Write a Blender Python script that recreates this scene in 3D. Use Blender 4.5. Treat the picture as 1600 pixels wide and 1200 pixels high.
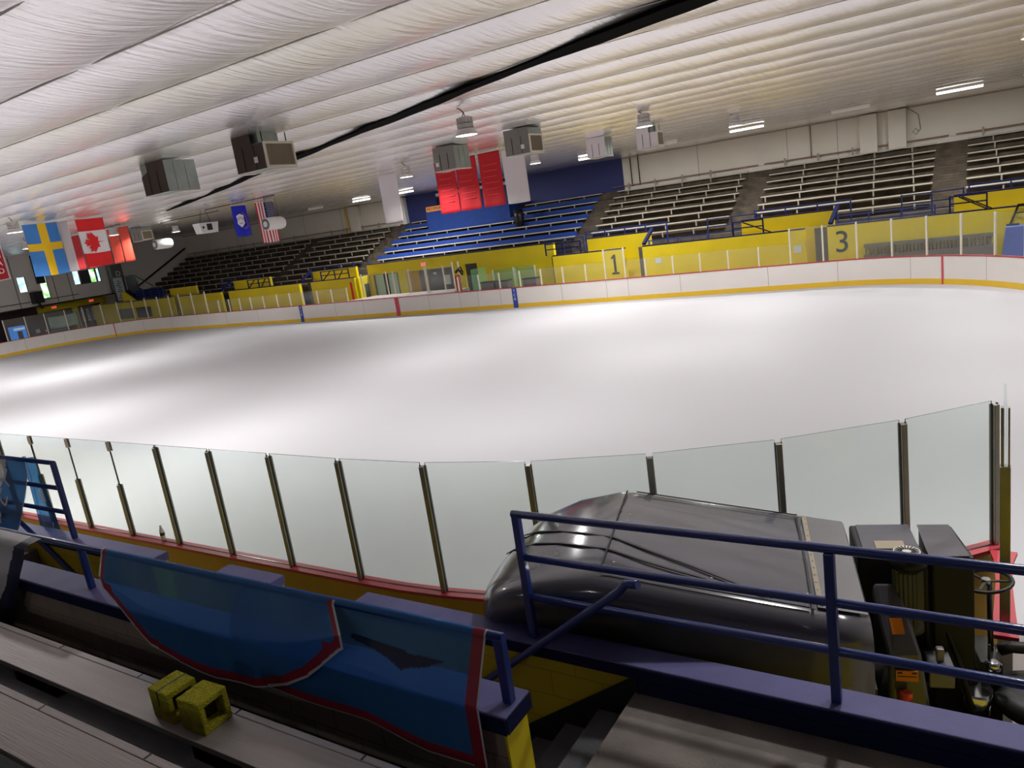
import bpy, bmesh, math, random
from mathutils import Vector, Matrix
random.seed(7)
for o in list(bpy.data.objects): bpy.data.objects.remove(o)
SC = bpy.context.scene
COL = SC.collection
R_ = math.radians
# ------------------------------------------------------------------ camera, world, exposure
cam_d = bpy.data.cameras.new('camera'); cam = bpy.data.objects.new('camera', cam_d); COL.objects.link(cam)
SC.camera = cam
yaw, pitch, roll = 0.5889, -0.2235, -0.1483
cy_, sy_ = math.cos(yaw), math.sin(yaw)
f_ = Vector((-sy_*math.cos(pitch), cy_*math.cos(pitch), math.sin(pitch)))
r_ = Vector((cy_, sy_, 0)); u_ = r_.cross(f_)
r2 = math.cos(roll)*r_ + math.sin(roll)*u_; u2 = -math.sin(roll)*r_ + math.cos(roll)*u_
m = Matrix((r2, u2, -f_)).transposed().to_4x4(); m.translation = Vector((28.3208, -18.7251, 4.735))
cam.matrix_world = m
cam_d.sensor_width = 36; cam_d.lens = 36*1169.3/1600; cam_d.clip_end = 300; cam_d.clip_start = .05
w = bpy.data.worlds.new('world'); SC.world = w; w.use_nodes = True
w.node_tree.nodes['Background'].inputs[0].default_value = (.75, .85, 1, 1)
w.node_tree.nodes['Background'].inputs[1].default_value = .3
SC.view_settings.view_transform = 'Standard'; SC.view_settings.look = 'None'
SC.view_settings.exposure = 0.6; SC.view_settings.gamma = 1; SC.view_settings.use_curve_mapping = False
LAMP_W = 150.0      # each high bay lamp
TUBE_W = 380.0       # each strip light
# ------------------------------------------------------------------ materials
def lin(c):
    return tuple((x/255/12.92) if x/255 <= .04045 else ((x/255+.055)/1.055)**2.4 for x in c)+(1,)
def mat(name, col, rough=.6, metal=0, var=.0, vscale=4., bump=0., bscale=30., spec=.5, coat=0., stretch=(1,1,1), emis=None, es=1.):
    m = bpy.data.materials.new(name); m.use_nodes = True
    nt = m.node_tree; b = nt.nodes['Principled BSDF']
    b.inputs['Roughness'].default_value = rough; b.inputs['Metallic'].default_value = metal
    b.inputs['Specular IOR Level'].default_value = spec; b.inputs['Coat Weight'].default_value = coat
    c = lin(col); b.inputs['Base Color'].default_value = c
    tc = nt.nodes.new('ShaderNodeTexCoord'); mp = nt.nodes.new('ShaderNodeMapping'); mp.inputs['Scale'].default_value = stretch
    nt.links.new(tc.outputs['Object'], mp.inputs['Vector'])
    if var > 0:
        n = nt.nodes.new('ShaderNodeTexNoise'); n.inputs['Scale'].default_value = vscale; n.inputs['Detail'].default_value = 6
        nt.links.new(mp.outputs[0], n.inputs['Vector'])
        r = nt.nodes.new('ShaderNodeMapRange'); r.inputs[1].default_value = .3; r.inputs[2].default_value = .7
        r.inputs[3].default_value = 1-var; r.inputs[4].default_value = 1+var
        nt.links.new(n.outputs[0], r.inputs[0])
        mx = nt.nodes.new('ShaderNodeVectorMath'); mx.operation = 'SCALE'; mx.inputs[0].default_value = c[:3]
        nt.links.new(r.outputs[0], mx.inputs['Scale']); nt.links.new(mx.outputs[0], b.inputs['Base Color'])
    if bump > 0:
        n = nt.nodes.new('ShaderNodeTexNoise'); n.inputs['Scale'].default_value = bscale; n.inputs['Detail'].default_value = 4
        nt.links.new(mp.outputs[0], n.inputs['Vector'])
        bp = nt.nodes.new('ShaderNodeBump'); bp.inputs['Strength'].default_value = bump; bp.inputs['Distance'].default_value = .02
        nt.links.new(n.outputs[0], bp.inputs['Height']); nt.links.new(bp.outputs[0], b.inputs['Normal'])
    if emis:
        b.inputs['Emission Color'].default_value = lin(emis); b.inputs['Emission Strength'].default_value = es
    return m
def glass_mat(name, tint, veil=(200,210,205), vf=.06, gl=.06, rough=.08):
    m = bpy.data.materials.new(name); m.use_nodes = True; nt = m.node_tree; nt.nodes.clear()
    out = nt.nodes.new('ShaderNodeOutputMaterial'); t = nt.nodes.new('ShaderNodeBsdfTransparent'); t.inputs[0].default_value = tint+(1,)
    d = nt.nodes.new('ShaderNodeBsdfDiffuse'); d.inputs[0].default_value = lin(veil)
    g = nt.nodes.new('ShaderNodeBsdfGlossy'); g.inputs['Roughness'].default_value = rough
    n = nt.nodes.new('ShaderNodeTexNoise'); n.inputs['Scale'].default_value = 1.3; n.inputs['Detail'].default_value = 8
    mr = nt.nodes.new('ShaderNodeMapRange'); mr.inputs[1].default_value = .35; mr.inputs[2].default_value = .75
    mr.inputs[3].default_value = vf*.6; mr.inputs[4].default_value = vf*1.5; nt.links.new(n.outputs[0], mr.inputs[0])
    tc = nt.nodes.new('ShaderNodeTexCoord'); nt.links.new(tc.outputs['Object'], n.inputs['Vector'])
    a = nt.nodes.new('ShaderNodeMixShader'); nt.links.new(mr.outputs[0], a.inputs[0]); nt.links.new(t.outputs[0], a.inputs[1]); nt.links.new(d.outputs[0], a.inputs[2])
    lw_ = nt.nodes.new('ShaderNodeLayerWeight'); lw_.inputs[0].default_value = .5
    pw_ = nt.nodes.new('ShaderNodeMath'); pw_.operation = 'POWER'; pw_.inputs[1].default_value = 5; nt.links.new(lw_.outputs['Facing'], pw_.inputs[0])
    fr = nt.nodes.new('ShaderNodeMath'); fr.operation = 'MULTIPLY_ADD'; fr.inputs[1].default_value = .35; fr.inputs[2].default_value = gl*.4; nt.links.new(pw_.outputs[0], fr.inputs[0])
    b = nt.nodes.new('ShaderNodeMixShader'); nt.links.new(fr.outputs[0], b.inputs[0]); nt.links.new(a.outputs[0], b.inputs[1]); nt.links.new(g.outputs[0], b.inputs[2])
    nt.links.new(b.outputs[0], out.inputs[0]); return m
def block_mat(name, col, joint=.75, bw=.4, bh=.2, rough=.6, var=.08, axis='XZ'):
    m = mat(name, col, rough, var=var, vscale=2); nt = m.node_tree; b = nt.nodes['Principled BSDF']
    tc = nt.nodes.new('ShaderNodeTexCoord'); sp = nt.nodes.new('ShaderNodeSeparateXYZ'); cb = nt.nodes.new('ShaderNodeCombineXYZ')
    nt.links.new(tc.outputs['Object'], sp.inputs[0])
    ad = nt.nodes.new('ShaderNodeMath'); nt.links.new(sp.outputs[0], ad.inputs[0]); nt.links.new(sp.outputs[1], ad.inputs[1])
    nt.links.new(ad.outputs[0], cb.inputs[0]); nt.links.new(sp.outputs[2], cb.inputs[1])
    br = nt.nodes.new('ShaderNodeTexBrick'); br.inputs['Scale'].default_value = 1; br.inputs['Brick Width'].default_value = bw
    br.inputs['Row Height'].default_value = bh; br.inputs['Mortar Size'].default_value = .006; br.inputs['Mortar Smooth'].default_value = .3
    nt.links.new(cb.outputs[0], br.inputs['Vector'])
    br.inputs['Color1'].default_value = (1,1,1,1); br.inputs['Color2'].default_value = (.96,.96,.96,1); br.inputs['Mortar'].default_value = (joint,)*3+(1,)
    src = b.inputs['Base Color'].links[0].from_socket
    mx = nt.nodes.new('ShaderNodeVectorMath'); mx.operation = 'MULTIPLY'; nt.links.new(src, mx.inputs[0]); nt.links.new(br.outputs[0], mx.inputs[1])
    nt.links.new(mx.outputs[0], b.inputs['Base Color'])
    bp = nt.nodes.new('ShaderNodeBump'); bp.inputs['Strength'].default_value = .5; bp.inputs['Distance'].default_value = .01; bp.invert = True
    nt.links.new(br.outputs['Fac'], bp.inputs['Height']); nt.links.new(bp.outputs[0], b.inputs['Normal'])
    return m
M = {}
M['ice'] = mat('ice', (180,178,181), .62, var=.012, vscale=.12, bump=.05, bscale=3, spec=.2)
M['concrete'] = mat('concrete', (112,104,96), .85, var=.25, vscale=1.5, bump=.3, bscale=40)
M['platform'] = mat('platform_concrete', (120,112,106), .85, var=.3, vscale=2.5, bump=.3, bscale=60)
M['step'] = mat('step_concrete', (86,86,90), .85, var=.2, vscale=3, bump=.3, bscale=60)
M['terrace'] = block_mat('terrace_concrete', (80,70,58), .5, 1.2, .115, .9, .35)
M['aisle'] = mat('aisle_concrete', (94,84,70), .9, var=.25, vscale=3)
M['yellow'] = mat('yellow_paint', (222,200,12), .5, var=.07, vscale=.8)
M['yblock'] = block_mat('yellow_block', (196,176,18), .72, .4, .2, .5, .06)
M['ply'] = mat('yellow_plywood', (176,140,40), .6, var=.1, vscale=2)
M['bwhite'] = mat('board_white', (226,220,214), .4, var=.02, vscale=1)
M['kick'] = mat('kick_yellow', (228,186,44), .45, var=.03, vscale=1)
M['redcap'] = mat('red_cap', (168,48,58), .45, var=.06, vscale=3)
M['redline'] = mat('red_line', (206,66,80), .45)
M['blueline'] = mat('blue_line', (42,66,160), .45)
M['darkline'] = mat('seam', (150,140,136), .6)
M['alu'] = mat('aluminium_post', (150,148,136), .35, .9, var=.1, vscale=5)
M['alul'] = mat('pale_aluminium_post', (222,214,196), .45, .2)
M['gasket'] = mat('black_gasket', (26,26,24), .6)
M['plank'] = mat('aluminium_plank', (178,170,166), .5, .35, var=.08, vscale=3, stretch=(.2,6,6), bump=.15, bscale=20)
M['seat'] = mat('grey_seat_plank', (176,168,152), .6, var=.08, vscale=2)
M['support'] = mat('bench_support', (146,138,124), .6, .1)
M['blue'] = mat('blue_seat_paint', (34,60,126), .75, var=.08, vscale=2, spec=.2)
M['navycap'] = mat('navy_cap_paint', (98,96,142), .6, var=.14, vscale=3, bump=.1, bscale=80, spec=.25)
M['rail'] = mat('blue_rail_paint', (34,54,124), .3, bump=.08, bscale=60, coat=.3)
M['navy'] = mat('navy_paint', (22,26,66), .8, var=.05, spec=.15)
M['navywall'] = mat('navy_wall', (34,44,104), .6, var=.05, vscale=1)
M['panel'] = mat('grey_wall_panel', (212,206,196), .65, var=.04, vscale=.5)
M['panel2'] = mat('grey_end_wall', (214,210,204), .65, var=.05, vscale=.4)
M['black'] = mat('black_paint', (14,14,14), .5)
M['blackgloss'] = mat('black_glossy_hood', (84,83,90), .16, var=.12, vscale=2.0, stretch=(.5,3,1), spec=.6, coat=.5)
M['blackbody'] = mat('black_body', (34,32,32), .2, spec=.6)
M['void'] = mat('gap_black', (9,8,8), .95, spec=.05)
M['mattblack'] = mat('matt_black', (20,19,19), .6)
M['greyplate'] = mat('grey_plate', (120,118,120), .35, .5, var=.08)
M['darkmetal'] = mat('dark_metal', (40,40,40), .35, .6)
M['motor'] = mat('motor_olive', (84,84,76), .5, .1)
M['chrome'] = mat('chrome', (210,210,214), .15, 1)
M['rubber'] = mat('black_rubber', (18,18,18), .55)
M['orange'] = mat('orange_label', (226,130,30), .5)
M['white'] = mat('white_paint', (222,220,216), .5)
M['brown'] = mat('dark_duct_side', (66,54,46), .4, .3, var=.1)
M['galv'] = mat('galvanised_duct', (152,162,158), .38, .75, var=.12, vscale=3)
M['louver'] = mat('louver_tan', (150,138,118), .5, .2)
M['lframe'] = mat('louver_frame', (206,198,180), .5)
M['lamphouse'] = mat('lamp_housing', (205,200,196), .4, .3)
M['lens'] = mat('lamp_lens', (255,255,255), .4, emis=(255,252,246), es=6)
M['tube'] = mat('tube_lens', (255,255,255), .4, emis=(255,252,244), es=5)
M['tubeoff'] = mat('unlit_tube_lens', (225,220,208), .4)
M['glass'] = glass_mat('rink_glass', (.945,.985,.965), vf=.035)
M['gedge'] = mat('glass_edge', (70,84,78), .2)
M['fglass'] = glass_mat('far_rink_glass', (.955,.975,.965), (190,195,190), vf=.05)
M['gglass'] = glass_mat('green_glass', (.78,.92,.80), (150,195,150), vf=.22)
M['cloudy'] = mat('milky_glass', (168,192,176), .3, var=.06, vscale=2)
M['heatgrey'] = mat('heater_grey', (118,114,108), .5, .2, var=.06)
M['darkglass'] = mat('dark_glass', (66,66,74), .12, spec=.8)
M['dark'] = mat('dark_interior', (30,26,24), .8)
M['maroon'] = mat('maroon_interior', (70,44,36), .8, var=.2)
M['rubberfloor'] = mat('rubber_floor', (150,142,140), .8, var=.05)
M['blockyel'] = mat('yellow_cinder', (178,170,26), .95, var=.22, vscale=25, bump=1., bscale=90)
M['blockgrey'] = mat('grey_cinder', (70,64,56), .95, var=.2, vscale=25, bump=1., bscale=90)
M['innerblock'] = block_mat('brown_block', (146,130,118), .6, .4, .2, .8, .12)
M['red'] = mat('banner_red', (184,12,26), .75, var=.05, vscale=6)
M['flagwhite'] = mat('flag_white', (232,226,228), .75)
M['greywhite'] = mat('banner_white', (206,198,200), .75)
M['darkred'] = mat('banner_dark_red', (168,24,34), .75)
M['orangered'] = mat('banner_orange_red', (214,74,54), .75)
M['swblue'] = mat('flag_blue', (66,134,208), .75)
M['swyellow'] = mat('flag_yellow', (242,196,20), .75)
M['cared'] = mat('flag_red', (226,32,34), .75)
M['usblue'] = mat('flag_navy', (34,40,92), .75)
M['usred'] = mat('flag_stripe_red', (196,40,50), .75)
M['ctblue'] = mat('flag_royal_blue', (24,40,190), .75)
M['purple'] = mat('flag_purple', (110,70,170), .75)
M['print'] = mat('dark_lettering', (34,44,48), .6)
M['faintred'] = mat('faint_lettering', (214,50,60), .75)
M['paper'] = mat('paper', (205,208,210), .7)
M['vend'] = mat('vending_blue', (70,140,220), .3, emis=(60,130,220), es=.35)
M['vendw'] = mat('vending_white', (220,225,235), .4, emis=(200,210,230), es=.3)
M['cyan'] = mat('pale_cloth', (176,208,200), .7, bump=.3, bscale=3)
M['exit'] = mat('exit_red', (230,80,60), .4, emis=(240,70,50), es=1.2)
M['knob'] = mat('knob_red', (210,70,40), .4)
M['osign'] = mat('orange_sign', (222,140,60), .5)
M['colgrey'] = mat('column_grey', (92,96,92), .6)
M['poster'] = mat('grey_poster', (196,206,212), .6)
M['wood'] = mat('wood', (190,150,90), .6, var=.2, stretch=(1,8,1))
M['bluebin'] = mat('blue_plastic', (58,88,176), .5)
M['brownrail'] = mat('rust_rail', (120,84,60), .7)
def day_mat(name, green):
    m = bpy.data.materials.new(name); m.use_nodes = True; nt = m.node_tree; b = nt.nodes['Principled BSDF']
    n = nt.nodes.new('ShaderNodeTexNoise'); n.inputs['Scale'].default_value = 2.2; n.inputs['Detail'].default_value = 8
    tc = nt.nodes.new('ShaderNodeTexCoord'); nt.links.new(tc.outputs['Object'], n.inputs['Vector'])
    r = nt.nodes.new('ShaderNodeValToRGB'); r.color_ramp.elements[0].position = .4; r.color_ramp.elements[1].position = .6
    r.color_ramp.elements[0].color = lin((120,190,90)) if green else lin((150,225,245)); r.color_ramp.elements[1].color = lin((235,250,235))
    nt.links.new(n.outputs[0], r.inputs[0]); nt.links.new(r.outputs[0], b.inputs['Emission Color']); b.inputs['Emission Strength'].default_value = 1.1
    b.inputs['Base Color'].default_value = (.05,.05,.05,1); b.inputs['Roughness'].default_value = .15; return m
M['daycyan'] = day_mat('window_sky', False); M['daygreen'] = day_mat('window_trees', True)
# ceiling fabric: white foil-faced insulation sheet, slightly shiny, wrinkled across the purlins
def ceiling_mat():
    m = bpy.data.materials.new('ceiling_foil'); m.use_nodes = True; nt = m.node_tree; b = nt.nodes['Principled BSDF']
    b.inputs['Base Color'].default_value = lin((236,230,230)); b.inputs['Metallic'].default_value = .85; b.inputs['Roughness'].default_value = .27
    tc = nt.nodes.new('ShaderNodeTexCoord')
    def noise(sc, s, d):
        mp = nt.nodes.new('ShaderNodeMapping'); mp.inputs['Scale'].default_value = sc; mp.inputs['Rotation'].default_value = (0,0,.25)
        n = nt.nodes.new('ShaderNodeTexNoise'); n.inputs['Scale'].default_value = s; n.inputs['Detail'].default_value = d
        nt.links.new(tc.outputs['Object'], mp.inputs[0]); nt.links.new(mp.outputs[0], n.inputs['Vector']); return n
    a = noise((7,.5,1), 1.6, 6); c = noise((1,1,1), 9, 3)
    ad = nt.nodes.new('ShaderNodeMath'); ad.operation = 'MULTIPLY_ADD'; ad.inputs[1].default_value = .25
    nt.links.new(c.outputs[0], ad.inputs[0]); nt.links.new(a.outputs[0], ad.inputs[2])
    bp = nt.nodes.new('ShaderNodeBump'); bp.inputs['Strength'].default_value = .35; bp.inputs['Distance'].default_value = .05
    nt.links.new(ad.outputs[0], bp.inputs['Height']); nt.links.new(bp.outputs[0], b.inputs['Normal'])
    st = noise((.12,.35,1), 1, 4)
    r = nt.nodes.new('ShaderNodeValToRGB'); r.color_ramp.elements[0].position = .48; r.color_ramp.elements[1].position = .72
    r.color_ramp.elements[0].color = lin((249,245,246)); r.color_ramp.elements[1].color = lin((243,238,222))
    nt.links.new(st.outputs[0], r.inputs[0]); nt.links.new(r.outputs[0], b.inputs['Base Color'])
    return m
M['ceiling'] = ceiling_mat()
def banner_mat(name, col, tr=.25):
    m = mat(name, col, .5, var=.06, vscale=2); nt = m.node_tree; b = nt.nodes['Principled BSDF']; out = nt.nodes['Material Output']
    t = nt.nodes.new('ShaderNodeBsdfTransparent'); t.inputs[0].default_value = lin(tuple(min(255,c*1.2+60) for c in col))
    mx = nt.nodes.new('ShaderNodeMixShader'); mx.inputs[0].default_value = tr
    nt.links.new(b.outputs[0], mx.inputs[1]); nt.links.new(t.outputs[0], mx.inputs[2]); nt.links.new(mx.outputs[0], out.inputs[0]); return m
M['bblue'] = banner_mat('banner_blue_mesh', (52,112,178), .3)
M['bred'] = banner_mat('banner_red_mesh', (150,34,54), .12)
M['bwht'] = banner_mat('banner_white_mesh', (206,206,210), .1)
M['bnavy'] = banner_mat('banner_navy_mesh', (22,26,64), .05)
M['bmid'] = banner_mat('banner_teal_mesh', (24,90,150), .1)

# ------------------------------------------------------------------ mesh helpers
class MB:
    def __init__(s): s.bm = bmesh.new(); s.mi = 0
    def face(s, vs):
        try: f = s.bm.faces.new(vs); f.material_index = s.mi; return f
        except ValueError: return None
    def poly(s, pts):
        return s.face([s.bm.verts.new(p) for p in pts])
    def hexa(s, p):      # p: 8 points, bottom ring 0-3, top ring 4-7
        v = [s.bm.verts.new(q) for q in p]
        for i in ((3,2,1,0),(4,5,6,7),(0,1,5,4),(1,2,6,5),(2,3,7,6),(3,0,4,7)): s.face([v[k] for k in i])
        return s
    def box(s, a, b):
        x0,y0,z0 = a; x1,y1,z1 = b
        if x0 > x1: x0,x1 = x1,x0
        if y0 > y1: y0,y1 = y1,y0
        if z0 > z1: z0,z1 = z1,z0
        return s.hexa([(x0,y0,z0),(x1,y0,z0),(x1,y1,z0),(x0,y1,z0),(x0,y0,z1),(x1,y0,z1),(x1,y1,z1),(x0,y1,z1)])
    def bar(s, a, b, w, h=None):
        h = h or w; a = Vector(a); b = Vector(b); d = (b-a).normalized()
        up = Vector((0,0,1)) if abs(d.z) < .95 else Vector((0,1,0))
        r = d.cross(up).normalized()*w/2; u = r.cross(d).normalized()*h/2
        return s.hexa([a-r-u, a+r-u, b+r-u, b-r-u, a-r+u, a+r+u, b+r+u, b-r+u])
    def tube(s, pts, r, n=10, caps=True):
        pts = [Vector(p) for p in pts]; rings = []
        for i, p in enumerate(pts):
            d = (pts[min(i+1,len(pts)-1)]-pts[max(i-1,0)]).normalized()
            up = Vector((0,0,1)) if abs(d.z) < .9 else Vector((0,1,0))
            a = d.cross(up).normalized(); b = d.cross(a)
            rr = r[i] if isinstance(r,(list,tuple)) else r
            rings.append([s.bm.verts.new(p+a*rr*math.cos(t)+b*rr*math.sin(t)) for t in [2*math.pi*k/n for k in range(n)]])
        for A, B in zip(rings, rings[1:]):
            for k in range(n):
                f = s.face([A[k], A[(k+1)%n], B[(k+1)%n], B[k]])
                if f: f.smooth = True
        if caps: s.face(rings[0][::-1]); s.face(rings[-1])
        return s
    def lathe(s, c, prof, n=20, ax='z'):
        rings = []
        for r, h in prof:
            ring = []
            for k in range(n):
                t = 2*math.pi*k/n; x, y = r*math.cos(t), r*math.sin(t)
                p = (c[0]+x, c[1]+y, c[2]+h) if ax == 'z' else ((c[0]+x, c[1]+h, c[2]+y) if ax == 'y' else (c[0]+h, c[1]+x, c[2]+y))
                ring.append(s.bm.verts.new(p))
            rings.append(ring)
        for A, B in zip(rings, rings[1:]):
            for k in range(n):
                f = s.face([A[k], A[(k+1)%n], B[(k+1)%n], B[k]])
                if f: f.smooth = True
        s.face(rings[0][::-1]); s.face(rings[-1]); return s
    def prism(s, pts, a, b, ax='y'):     # pts 2D, extruded from a to b along axis
        def P(p, t): return (p[0], t, p[1]) if ax == 'y' else ((t, p[0], p[1]) if ax == 'x' else (p[0], p[1], t))
        A = [s.bm.verts.new(P(p,a)) for p in pts]; B = [s.bm.verts.new(P(p,b)) for p in pts]
        s.face(A); s.face(B[::-1]); n = len(pts)
        for k in range(n): s.face([A[k], B[k], B[(k+1)%n], A[(k+1)%n]])
        return s
    def grid(s, fn, nu, nv, mfn=None, smooth=True):
        V = [[s.bm.verts.new(fn(i/nu, j/nv)) for j in range(nv+1)] for i in range(nu+1)]
        for i in range(nu):
            for j in range(nv):
                if mfn: s.mi = mfn((i+.5)/nu, (j+.5)/nv)
                if s.mi is None: s.mi = 0; continue
                f = s.face([V[i][j], V[i+1][j], V[i+1][j+1], V[i][j+1]])
                if f: f.smooth = smooth
        s.mi = 0; return s
    def done(s, name, mats, parent=None, loc=None, bevel=0, solid=0, fixn=True):
        if fixn and not solid: bmesh.ops.recalc_face_normals(s.bm, faces=s.bm.faces)
        me = bpy.data.meshes.new(name); s.bm.to_mesh(me); s.bm.free()
        if not isinstance(mats, (list, tuple)): mats = [mats]
        for x in mats: me.materials.append(M[x])
        o = bpy.data.objects.new(name, me); COL.objects.link(o)
        if parent: o.parent = parent
        if loc: o.location = loc
        if bevel:
            md = o.modifiers.new('bevel', 'BEVEL'); md.width = bevel; md.segments = 2; md.limit_method = 'ANGLE'; md.angle_limit = R_(50)
        if solid:
            md = o.modifiers.new('solid', 'SOLIDIFY'); md.thickness = solid; md.offset = 0
        return o
def tag(o, label=None, cat=None, group=None, kind=None):
    if label: o['label'] = label
    if cat: o['category'] = cat
    if group: o['group'] = group
    if kind: o['kind'] = kind
    return o
def empty(name, loc=(0,0,0), rz=0, **k):
    o = bpy.data.objects.new(name, None); COL.objects.link(o); o.location = loc; o.rotation_euler = (0,0,rz); o.empty_display_size = .1
    return tag(o, **k)
def struct(o): o['kind'] = 'structure'; return o
def text(name, s, size, mtx, m, parent=None, ext=.004, space=1.0, align='CENTER'):
    cu = bpy.data.curves.new('txt', 'FONT'); cu.body = s; cu.size = size; cu.extrude = ext; cu.align_x = align; cu.align_y = 'CENTER'
    cu.space_line = space
    t = bpy.data.objects.new('txt', cu); COL.objects.link(t)
    dg = bpy.context.evaluated_depsgraph_get(); me = bpy.data.meshes.new_from_object(t.evaluated_get(dg))
    bpy.data.objects.remove(t); bpy.data.curves.remove(cu); me.name = name
    me.transform(mtx); me.materials.clear(); me.materials.append(M[m])
    o = bpy.data.objects.new(name, me); COL.objects.link(o)
    if parent: o.parent = parent
    return o
def face_my(x, y, z, sx=1, rot=0):   # text plane facing -Y (read from the near stands)
    return Matrix.Translation((x,y,z)) @ Matrix.Rotation(R_(90),4,'X') @ Matrix.Rotation(rot,4,'Z') @ Matrix.Diagonal((sx,1,1,1))
def face_px(x, y, z, sx=1, rot=0):   # text plane facing +X
    return Matrix.Translation((x,y,z)) @ Matrix.Rotation(R_(90),4,'Z') @ Matrix.Rotation(R_(90),4,'X') @ Matrix.Rotation(rot,4,'Z') @ Matrix.Diagonal((sx,1,1,1))
ORD = ['first','second','third','fourth','fifth','sixth','seventh','eighth','ninth','tenth','eleventh','twelfth','thirteenth','fourteenth','fifteenth','sixteenth','seventeenth','eighteenth','nineteenth','twentieth']
def nth(i): return ORD[i]
# ------------------------------------------------------------------ rink geometry
L, W, R, BH = 30.48, 13.342, 7.898, 1.035
XS = L-R; QA = R*math.pi/2
def bpt(s, side, off=0.):
    """point on the boards; s = arc length from the centre line, side +1 far / -1 near; off = outwards"""
    a = min(max((abs(s)-XS)/R, 0), math.pi/2); sg = 1 if s >= 0 else -1
    ex = max(abs(s)-XS-QA, 0)
    if abs(s) <= XS: return Vector((s, side*(W+off), 0))
    return Vector((sg*(XS+(R+off)*math.sin(a)), side*(W-R+(R+off)*math.cos(a)-ex), 0))
def bdir(s, side):
    return (bpt(s+.01, side)-bpt(s-.01, side)).normalized()
GATE0, GATE1 = 29.0, 31.6
END = XS+QA+(W-R)
def frange(a, b, st):
    n = max(1, int(round((b-a)/st))); return [a+(b-a)*i/n for i in range(n+1)]
def sweep(mb, side, s0, s1, prof, st=.5):
    ss = [s0]
    k = math.ceil(s0/st+1e-6)
    while k*st < s1-1e-6: ss.append(k*st); k += 1
    ss.append(s1); rings = []
    for s in ss: rings.append([mb.bm.verts.new(bpt(s, side, o)+Vector((0,0,z))) for o, z in prof])
    n = len(prof)
    for A, B in zip(rings, rings[1:]):
        for k in range(n): mb.face([A[k], A[(k+1)%n], B[(k+1)%n], B[k]])
    mb.face(rings[0]); mb.face(rings[-1][::-1])
def rect(o0, o1, z0, z1): return [(o0,z0),(o1,z0),(o1,z1),(o0,z1)]
SPANS = [(1, -END, END), (-1, -END, GATE0), (-1, GATE1, END)]
boards = {}
for nm, side, s0, s1, lb in (('far', 1, -END, END, 'white rink boards with yellow kickplate and red cap along far side of the ice'),
                             ('near', -1, -END, GATE0, 'rink boards with yellow plywood back and red cap curving past the ice resurfacer'),
                             ('end', -1, GATE1, END, 'short run of white rink boards beyond the open gate at right')):
    rt = empty('dasher_boards', tuple(bpt((s0+s1)/2, side, .06)), label=lb, cat='rink boards'); boards[nm] = rt
    inv = -Vector(rt.location)
    def dn(mb, n, mt):
        bmesh.ops.translate(mb.bm, verts=mb.bm.verts, vec=inv); return mb.done(n, mt, rt)
    mb = MB(); sweep(mb, side, s0, s1, rect(0, .03, .0, BH-.035)); dn(mb, 'white_facing', 'bwhite')
    mb = MB(); sweep(mb, side, s0, s1, rect(.031, .12, 0, BH-.035)); dn(mb, 'backing_panel', 'ply')
    mb = MB(); sweep(mb, side, s0, s1, rect(-.014, -.001, 0, .2)); dn(mb, 'kickplate', 'kick')
    mb = MB(); sweep(mb, side, s0, s1, rect(-.012, .15, BH-.034, BH))
    dn(mb, 'cap_rail', 'redcap')
    if nm != 'end':
        mb = MB(); sweep(mb, side, s0, s1, rect(.062, .066, BH, BH+.003)); dn(mb, 'cap_groove', 'navy')
    if nm == 'far':
        for s, hw, mt, n in ((0, .14, 'redline', 'centre_stripe'), (-7.875, .14, 'blueline', 'blue_stripe'), (7.875, .14, 'blueline', 'blue_stripe'),
                             (-27.0, .035, 'redline', 'goal_line_stripe'), (27.0, .035, 'redline', 'goal_line_stripe')):
            mb = MB(); sweep(mb, 1, s-hw, s+hw, rect(-.02, -.0145, .0, BH-.036)); o = dn(mb, n, mt)
            if abs(s) == 7.875:
                for i, ch in enumerate('TCR'):
                    text('letter', ch, .2, face_my(s+inv.x, W-.024+inv.y, .86-.21*i), 'white', rt)
        for s in [-33,-30.5,-24.6,-21.5,-18.3,-15.2,-12,-4.9,-2.6,2.3,4.4,5.6,7.0,10.6,13.0,14.1,16.6,20.4,23.1,25.8,28.7,30.9]:
            mb = MB(); sweep(mb, 1, s-.008, s+.008, rect(-.004, -.001, .2, BH-.036)); dn(mb, 'panel_seam', 'darkline')
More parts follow.
